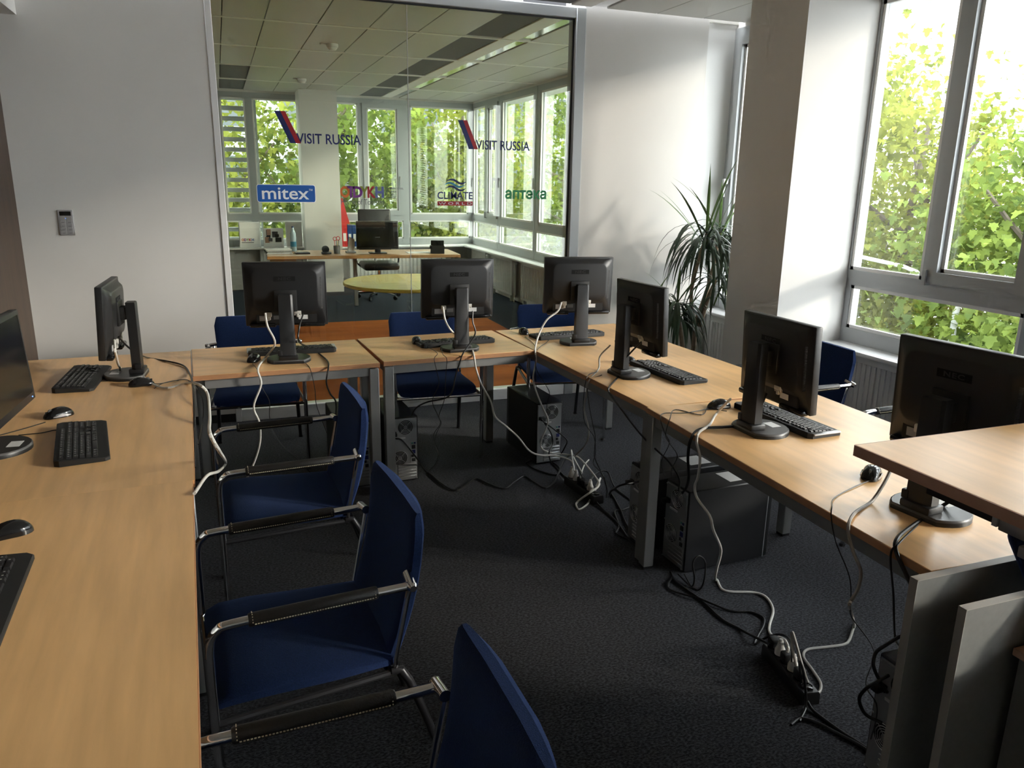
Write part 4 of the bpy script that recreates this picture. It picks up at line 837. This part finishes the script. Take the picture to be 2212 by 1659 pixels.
radiator('white radiator in the office side, nearest the glass', 3.80, 9.35, -90, .95, rib=.05); radiator('white radiator in the office side, second from the glass', 3.80, 10.65, -90, .95, rib=.05); radiator('white radiator in the far corner of the office', 3.80, 11.72, -90, .7, rib=.05)
radiator('white radiator below the far office windows behind the desk chair', 2.55, 12.2, 0, 1.4, rib=.06); radiator('white radiator below the brochure holders at the far office window', .83, 12.2, 0, .6, rib=.06)

# ================================================================== WALL CONTROL PANEL
cp = thing('wall_control_panel', 'silver wall control panel with display and blue light on the white wall', 'control panel', (-.882, YP, 1.288))
MB().rbox(-.041, .041, -.012, 0, 0, .153, .002, 1).obj('frame', 'silver_plastic', cp); MB().box(-.031, .031, -.0128, -.0118, .118, .143).obj('display', 'screen', cp)
bm_ = MB().rbox(-.016, .016, -.0145, -.011, 0, .021, .001, 1).mesh('button', 'silver_plastic')
for i in (-1, 1):
    for k in range(5): link('button', bm_, cp, loc=(i*.018, 0, .006+.0215*k))
MB().box(-.002, .002, -.0152, -.0142, .1, .104).obj('light', 'led', cp)
for i in (-1, 1):
    for k in range(4): MB().box(i*.018-.008, i*.018+.008, -.0149, -.0144, .012+.0215*k, .014+.0215*k).obj('print', 'logo_grey', cp)

# ================================================================== LETTERING ON THE GLASS
YG = YP+.0285
def dec(name, label):
    return thing(name, label, 'glass logo', (0, YG, 0), 0, 'logos stuck on the glass partition')
def at(x, y): p = aty(x, y, YG); return p.x, p.z
def visit(label, sx0, sy0, sx1, sy1, tx0, ty, tx1):
    t = dec('glass_logo', label)
    a = at(sx0, sy0); b = at(sx1, sy1); w = (at(tx0, ty)[0]-b[0])*.0+.062
    A = (a[0], a[1]); B = (b[0], b[1]); w = .038
    MB().prism([(A[0], A[1]), (A[0]+w, A[1]), (B[0]+w, B[1]), (B[0], B[1])], 0, -.0006, 'y').obj('blue_stripe', 'navy', t)
    MB().prism([(A[0]+w, A[1]), (A[0]+2*w*.9, A[1]), (B[0]+2*w*.9, B[1]), (B[0]+w, B[1])], 0, -.0006, 'y').obj('red_stripe', 'logo_red', t)
    p = at(tx0, ty); q = at(tx1, ty); z = b[1]
    uptext('lettering', 'VISIT RUSSIA', 'navy', t, p[0], 0, z-.001, q[0]-p[0], .066, bold=.0015)
visit('blue and red slanted stripe logo with blue lettering, left pane', 592, 239, 627, 309, 641, 313, 780)
visit('blue and red slanted stripe logo with blue lettering, right pane', 989, 259, 1013, 322, 1028, 324, 1144)
t = dec('glass_logo', 'blue rectangular logo with white rounded lettering')
a = at(556, 437); b = at(681, 401); W1, H1 = b[0]-a[0], b[1]-a[1]+.005
mb = MB(); mb.prism([(x+a[0]+W1/2, z+a[1]+H1/2) for x, z in rrect(W1, H1, .015)], 0, -.0006, 'y'); mb.obj('background', 'logo_white', t)
mb = MB(); mb.prism([(x+a[0]+W1/2, z+a[1]+H1/2) for x, z in rrect(W1-.008, H1-.008, .012)], -.0006, -.0012, 'y'); mb.obj('background', 'logo_blue', t)
uptext('lettering', 'mitex', 'logo_white', t, a[0]+.032, -.0016, a[1]+.02, W1*.80, H1*.66, bold=.001); uptext('lettering', '™', 'logo_white', t, a[0]+W1*.885, -.0016, a[1]+H1*.66, .024)
t = dec('glass_logo', 'multicoloured letter logo with small grey lines beside it')
x0, z0 = at(735, 427); x1, z1 = at(829, 403); hh = z1-z0; W2 = x1-x0
for ch, fx, fw, m in (('O', 0, .22, 'logo_orange'), ('T', .16, .17, 'logo_purple'), ('D', .29, .22, 'logo_purple'), ('Y', .45, .20, 'logo_lime'), ('K', .62, .19, 'logo_red'), ('H', .80, .20, 'logo_lilac')):
    uptext('letter', ch, m, t, x0+fx*W2, -.0004-.0002*(fx > .3), z0, fw*W2, hh, bold=.004)
uptext('lettering', 'Home of Tourism', 'logo_grey', t, *[at(737, 443)[0], 0, at(737, 442)[1]], at(829, 440)[0]-at(737, 443)[0], .038)
for k, s in enumerate(('INTERNATIONAL', 'RUSSIAN', 'TRAVEL', 'MARKET')): uptext('lettering', s, 'logo_grey', t, at(834, 420)[0], 0, z1-.019-.0205*k, (.125, .075, .062, .07)[k], .014)
t = dec('glass_logo', 'wave logo with blue word over a red bar')
x0, z0 = at(945, 430); x1, z1 = at(1021, 416)
uptext('lettering', 'CLIMATE', 'navy', t, x0, 0, z0, x1-x0, z1-z0+.004, bold=.0015)
c0 = at(945, 443); c1 = at(1021, 435)
mb = MB(); mb.box(x0, x1, -.0006, 0, z0-.045, z0-.015); mb.obj('bar', 'logo_red', t); uptext('lettering', 'W O R L D', 'logo_white', t, x0+.008, -.001, z0-.039, x1-x0-.016, .018)
for k, (m, dx) in enumerate((('navy', .03), ('logo_cyan', 0), ('navy', .02))):
    zz = at(980, 392)[1]-.024*k; xs = at(960, 400)[0]+dx*.5; L = .15; up_, lo_ = [], []
    for i in range(17):
        u = i/16; zc = zz+.014*math.sin(u*2*math.pi); th = .0075*math.sin(math.pi*u)**.6+.0004; up_.append((xs+L*u, zc+th)); lo_.append((xs+L*u, zc-th))
    MB().prism(up_+lo_[::-1], 0, -.0006, 'y').obj('wave', m, t)
t = dec('glass_logo', 'green bold word logo on the right pane')
x0, z0 = at(1091, 430); x1, z1 = at(1180, 416); uptext('lettering', 'аптека', 'logo_green', t, x0, 0, z0, x1-x0, .066, bold=.0032)
# ================================================================== THE OFFICE BEHIND THE GLASS
dk = thing('office_desk', 'wide brown desk in the office behind the glass', 'desk', (.50, 9.78, 0), math.radians(-4))
MB().rbox(0, 2.38, 0, .80, .695, .735, .003, 1).obj('desk_top', 'oak_desk', dk); MB().rbox(.03, .34, .06, .72, .0, .69, .003, 1).obj('pedestal', 'oak_desk', dk)
for x, y in ((1.1, .7), (2.3, .06), (2.3, .74)): MB().rbox(x-.025, x+.025, y-.025, y+.025, 0, .695, .003, 1).obj('leg', 'leg_metal', dk)
rd = thing('round_table', 'round yellowish table on a grey pedestal behind the glass', 'table', (1.62, 7.1, 0))
MB().lathe([(.60, .705), (.605, .71), (.605, .73), (.60, .735), (.0, .735)], 48, cap=False).obj('table_top', 'yellow_wood', rd); MB().lathe([(.0, .705), (.6, .705)], 48, cap=False).obj('underside', 'oak_desk', rd)
MB().tube([(.22, -.1, .02), (.22, -.1, .705)], .05, 16).obj('pedestal', 'leg_metal', rd); MB().lathe([(.28, 0), (.28, .015), (.06, .03)], 24, TR(.22, -.1, 0)).obj('foot_plate', 'leg_metal', rd)
oc = thing('swivel_chair', 'black swivel chair with chrome star base behind the office desk', 'chair', (2.08, 11.0, 0))
for k in range(5):
    a = k*2*math.pi/5+.3; MB().tube([(0, 0, .11), (.3*math.cos(a), .3*math.sin(a), .075)], [.025, .016], 8).obj('base_arm', 'chrome', oc)
    MB().tube([(.3*math.cos(a)-.012*math.sin(a), .3*math.sin(a)+.012*math.cos(a), .03), (.3*math.cos(a)+.012*math.sin(a), .3*math.sin(a)-.012*math.cos(a), .03)], .03, 12).obj('castor', 'black_matte', oc)
MB().tube([(0, 0, .1), (0, 0, .42)], .028, 12).obj('gas_lift', 'chrome', oc); MB().rbox(-.25, .25, -.25, .25, .42, .52, .04, 3).obj('seat', 'leather', oc)
MB().rbox(-.235, .235, .24, .30, .60, 1.24, .03, 3).obj('backrest', 'leather', oc); MB().tube([(0, .1, .44), (0, .28, .5), (0, .28, .7)], .02, 8).obj('back_support', 'chrome', oc)
for s in (-1, 1): MB().tube([(s*.24, .1, .45), (s*.3, .1, .5), (s*.3, .05, .66), (s*.3, -.1, .68)], .014, 8).obj('armrest', 'chrome', oc)
om = thing('office_monitor', 'wide black monitor on the office desk', 'monitor', (1.87, 9.95, .735), math.radians(-3))
MB().rbox(-.265, .265, -.02, .02, .055, .405, .006).obj('bezel', 'black_plastic', om); MB().box(-.25, .25, -.022, -.020, .08, .39).obj('back_shell', 'black_gloss', om); MB().rbox(-.035, .035, -.015, .025, .01, .1, .004).obj('column', 'black_plastic', om); MB().rbox(-.11, .11, -.07, .09, 0, .014, .005).obj('base', 'black_plastic', om)
MB().box(-.03, .03, -.0228, -.022, .2, .212).obj('badge', 'grey_vent', om)
def on(px_, py_, z=.735): return atz(px_, py_, z)
ph = thing('desk_phone', 'black desk phone tilted on the right of the office desk', 'phone', tuple(aty(945, 546, 9.85)), math.radians(-15))
MB().prism([(-.09, 0), (.09, 0), (.05, .06), (-.03, .10)], -.09, .09, 'x').obj('body', 'black_plastic', ph); MB().rbox(-.085, .085, -.02, .0, .06, .17, .004, M=Matrix.Rotation(math.radians(-28), 4, 'X')).obj('display_unit', 'black_gloss', ph); MB().rbox(-.1, -.06, -.08, .1, .06, .1, .012).obj('handset', 'black_matte', ph); ph.location.z = .735
bt = thing('water_bottle', 'clear plastic water bottle with blue label on the office desk', 'bottle', (1.0, 10.42, .735)); bt.location.x = aty(634, 530, 10.42).x
MB().lathe([(.034, 0), (.038, .01), (.038, .10), (.034, .12), (.038, .14), (.038, .18), (.034, .2), (.037, .23), (.014, .285), (.013, .30)], 20).obj('bottle_body', 'water_plastic', bt); MB().lathe([(.0145, .30), (.0145, .318)], 14).obj('cap', 'blue_card', bt); MB().lathe([(.0388, .06), (.0388, .125)], 20, cap=False).obj('label_band', 'logo_cyan', bt)
ps = thing('paper_stack', 'stack of papers and magazines on the left end of the office desk', 'papers', tuple(aty(600, 548, 10.15)), math.radians(4)); ps.location.z = .735
for k in range(7): MB().box(-.15+.008*(k % 3), .16-.006*(k % 2), -.11, .11, .008*k, .008*k+.007).obj('sheet', ('paper', 'paper_grey', 'paper', 'black_matte', 'paper', 'paper_grey', 'paper')[k], ps)
def holder(label, x, y, w, h, logo):
    t = thing('brochure_holder', label, 'brochure holder', (x, y, .648), 0, 'brochure holders on the far sill')
    MB().box(-w/2, w/2, .02, .05, 0, h).obj('brochure', 'paper', t); MB().rbox(-w/2-.01, w/2+.01, .05, .055, 0, h*1.02, .002, 1).obj('back_plate', 'clear_plastic', t); MB().box(-w/2-.01, w/2+.01, -.0, .005, 0, .05).obj('front_lip', 'clear_plastic', t)
    if logo:
        for i, (ch, m) in enumerate(zip('ODYKH', ('logo_orange', 'logo_purple', 'logo_lime', 'logo_red', 'logo_lilac'))): uptext('letter', ch, m, t, -w/2+.02+.035*i, .0195, .09, .034, .04, bold=.004)
        MB().box(-w/2+.02, w/2-.09, .0190, .0197, .065, .075).obj('print', 'logo_grey', t)
    else:
        r2 = random.Random(5)
        for i in range(9):
            a = -w/2+.01+r2.random()*(w-.1); z = .03+r2.random()*(h-.12); MB().box(a, a+.05+.04*r2.random(), .0185-.0001*i, .0195, z, z+.04+.05*r2.random()).obj('print', r2.choice(('logo_grey', 'black_matte', 'paper_grey', 'brown_edge')), t)
    return t
p_ = aty(541, 525, 12.15); holder('white brochure holder with a coloured letter logo on the far sill', p_.x, 12.15, .28, .36, True)
p_ = aty(592, 525, 12.15); holder('brochure holder with a dark photo cover on the far sill', p_.x, 12.15, .27, .27, False)
p_ = aty(636, 520, 12.2); o = MB().rbox(p_.x-.12, p_.x+.12, 12.2, 12.215, .648, 1.02, .01, 1).obj('white_card_board', 'paper'); tag(o, 'white board standing on the far sill beside the column', 'board')
pc = thing('pen_cup', 'dark mesh pen cup with scissors on the office desk', 'pen cup', (aty(728, 545, 10.0).x, 10.0, .735)); MB().lathe([(.04, 0), (.042, .10), (.039, .10), (.037, .01)], 18).obj('cup', 'grey_vent', pc)
for k, (m, dx) in enumerate((('red_card', -.02), ('logo_grey', .0), ('black_matte', .02), ('yellow_wood', .01))): MB().tube([(dx*.4, 0, .01), (dx*1.5, .005*k, .17)], .004, 6).obj('pen', m, pc)
MB().tube([(.022*math.cos(a/3)+.02, 0, .19+.022*math.sin(a/3)) for a in range(20)], .005, 6).tube([(.022*math.cos(a/3)-.02, 0, .185+.022*math.sin(a/3)) for a in range(20)], .005, 6).obj('scissors', 'red_card', pc)
td = thing('tape_dispenser', 'black tape dispenser beside the pen cup on the office desk', 'tape dispenser', (aty(705, 547, 9.95).x, 9.95, .735)); MB().rbox(-.06, .06, -.035, .035, 0, .03, .008).obj('base', 'black_plastic', td); MB().lathe([(.045, -.015), (.045, .015), (.022, .015), (.022, -.015)], 20, TR(-.01, 0, .06) @ Matrix.Rotation(math.pi/2, 4, 'X')).obj('roll', 'black_gloss', td)
ml = thing('letter_tray', 'flat black letter tray on the office desk', 'tray', (aty(653, 545, 10.05).x, 10.05, .735)); MB().rbox(-.09, .09, -.07, .07, 0, .02, .006).obj('tray', 'black_plastic', ml); MB().box(-.07, .07, -.05, .05, .02, .022).obj('inset', 'dark_groove', ml)
pf = thing('file_stand', 'white paper file stand next to the office monitor', 'file stand', (aty(757, 540, 10.05).x, 10.05, .735)); MB().prism([(-.03, 0), (.05, 0), (.06, .17), (.0, .2)], 0, .09, 'y').obj('folder', 'paper', pf); MB().box(-.05, .07, -.02, .1, 0, .02).obj('base', 'paper_grey', pf)
def binder(label, px0, px1, y, h, m, lean=0):
    a = aty(px0, 525, y).x; b = aty(px1, 525, y).x; t = thing('ring_binder', label, 'binder', ((a+b)/2, y, .648), 0, 'ring binders by the far window')
    w = (b-a)/2; MB().box(-w, w, 0, .28, 0, h, Matrix.Rotation(lean, 4, 'Y')).obj('cover', m, t); MB().box(-w*.6, w*.6, -.002, 0, h*.25, h*.6, Matrix.Rotation(lean, 4, 'Y')).obj('spine_label', 'paper', t); return t
binder('upright red ring binder by the far window', 740, 751, 12.06, .34, 'red_card'); binder('dark blue ring binder by the far window, left one', 752, 761, 12.06, .32, 'blue_card'); binder('dark blue ring binder by the far window, right one', 762, 771, 12.06, .32, 'blue_card')
rc = thing('red_folder', 'pointed red folder standing on the red ring binder', 'folder', (aty(744, 470, 12.1).x, 12.1, .988)); MB().prism([(-.05, 0), (.08, 0), (.045, .12), (-.02, .38), (-.045, .38)], 0, .05, 'y').obj('cover', 'red_card', rc)
def smoke(label, x, y):
    t = thing('smoke_detector', label, 'smoke detector', (x, y, CZ), 0, 'smoke detectors on the office ceiling')
    MB().lathe([(.055, 0), (.055, -.02), (.05, -.03), (.03, -.055), (.0, -.058)], 20, cap=False).obj('housing', 'white_paint', t); MB().lathe([(.0515, -.028), (.0515, -.022)], 20, cap=False).obj('vent_ring', 'grey_vent', t); MB().rbox(-.11, -.05, -.012, .012, -.012, 0, .003, 1).obj('base_tab', 'white_paint', t)
smoke('white smoke detector on the ceiling, the nearer one', 1.1, 7.83); smoke('white smoke detector on the ceiling, the farther one', 1.1, 10.62)
# papers and cable on the desk, venetian blind at the side window
o = MB().box(2.25, 2.55, 9.85, 10.05, .735, .741).obj('paper_sheet', 'paper'); tag(o, 'white sheets lying between monitor and phone on the office desk', 'papers')
vb = thing('venetian_blind', 'fine grey venetian blind outside the office side window', 'blind', (4.02, 8.6, 0)); sm = MB().box(-.03, .03, -.15, .15, -.002, .002, Matrix.Rotation(.5, 4, 'Y')).mesh('slat', 'alu')
for k in range(44): link('slat', sm, vb, loc=(0, 0, .78+.045*k))
MB().box(-.03, .03, -.16, .16, 2.72, 2.78).obj('head_box', 'alu', vb)
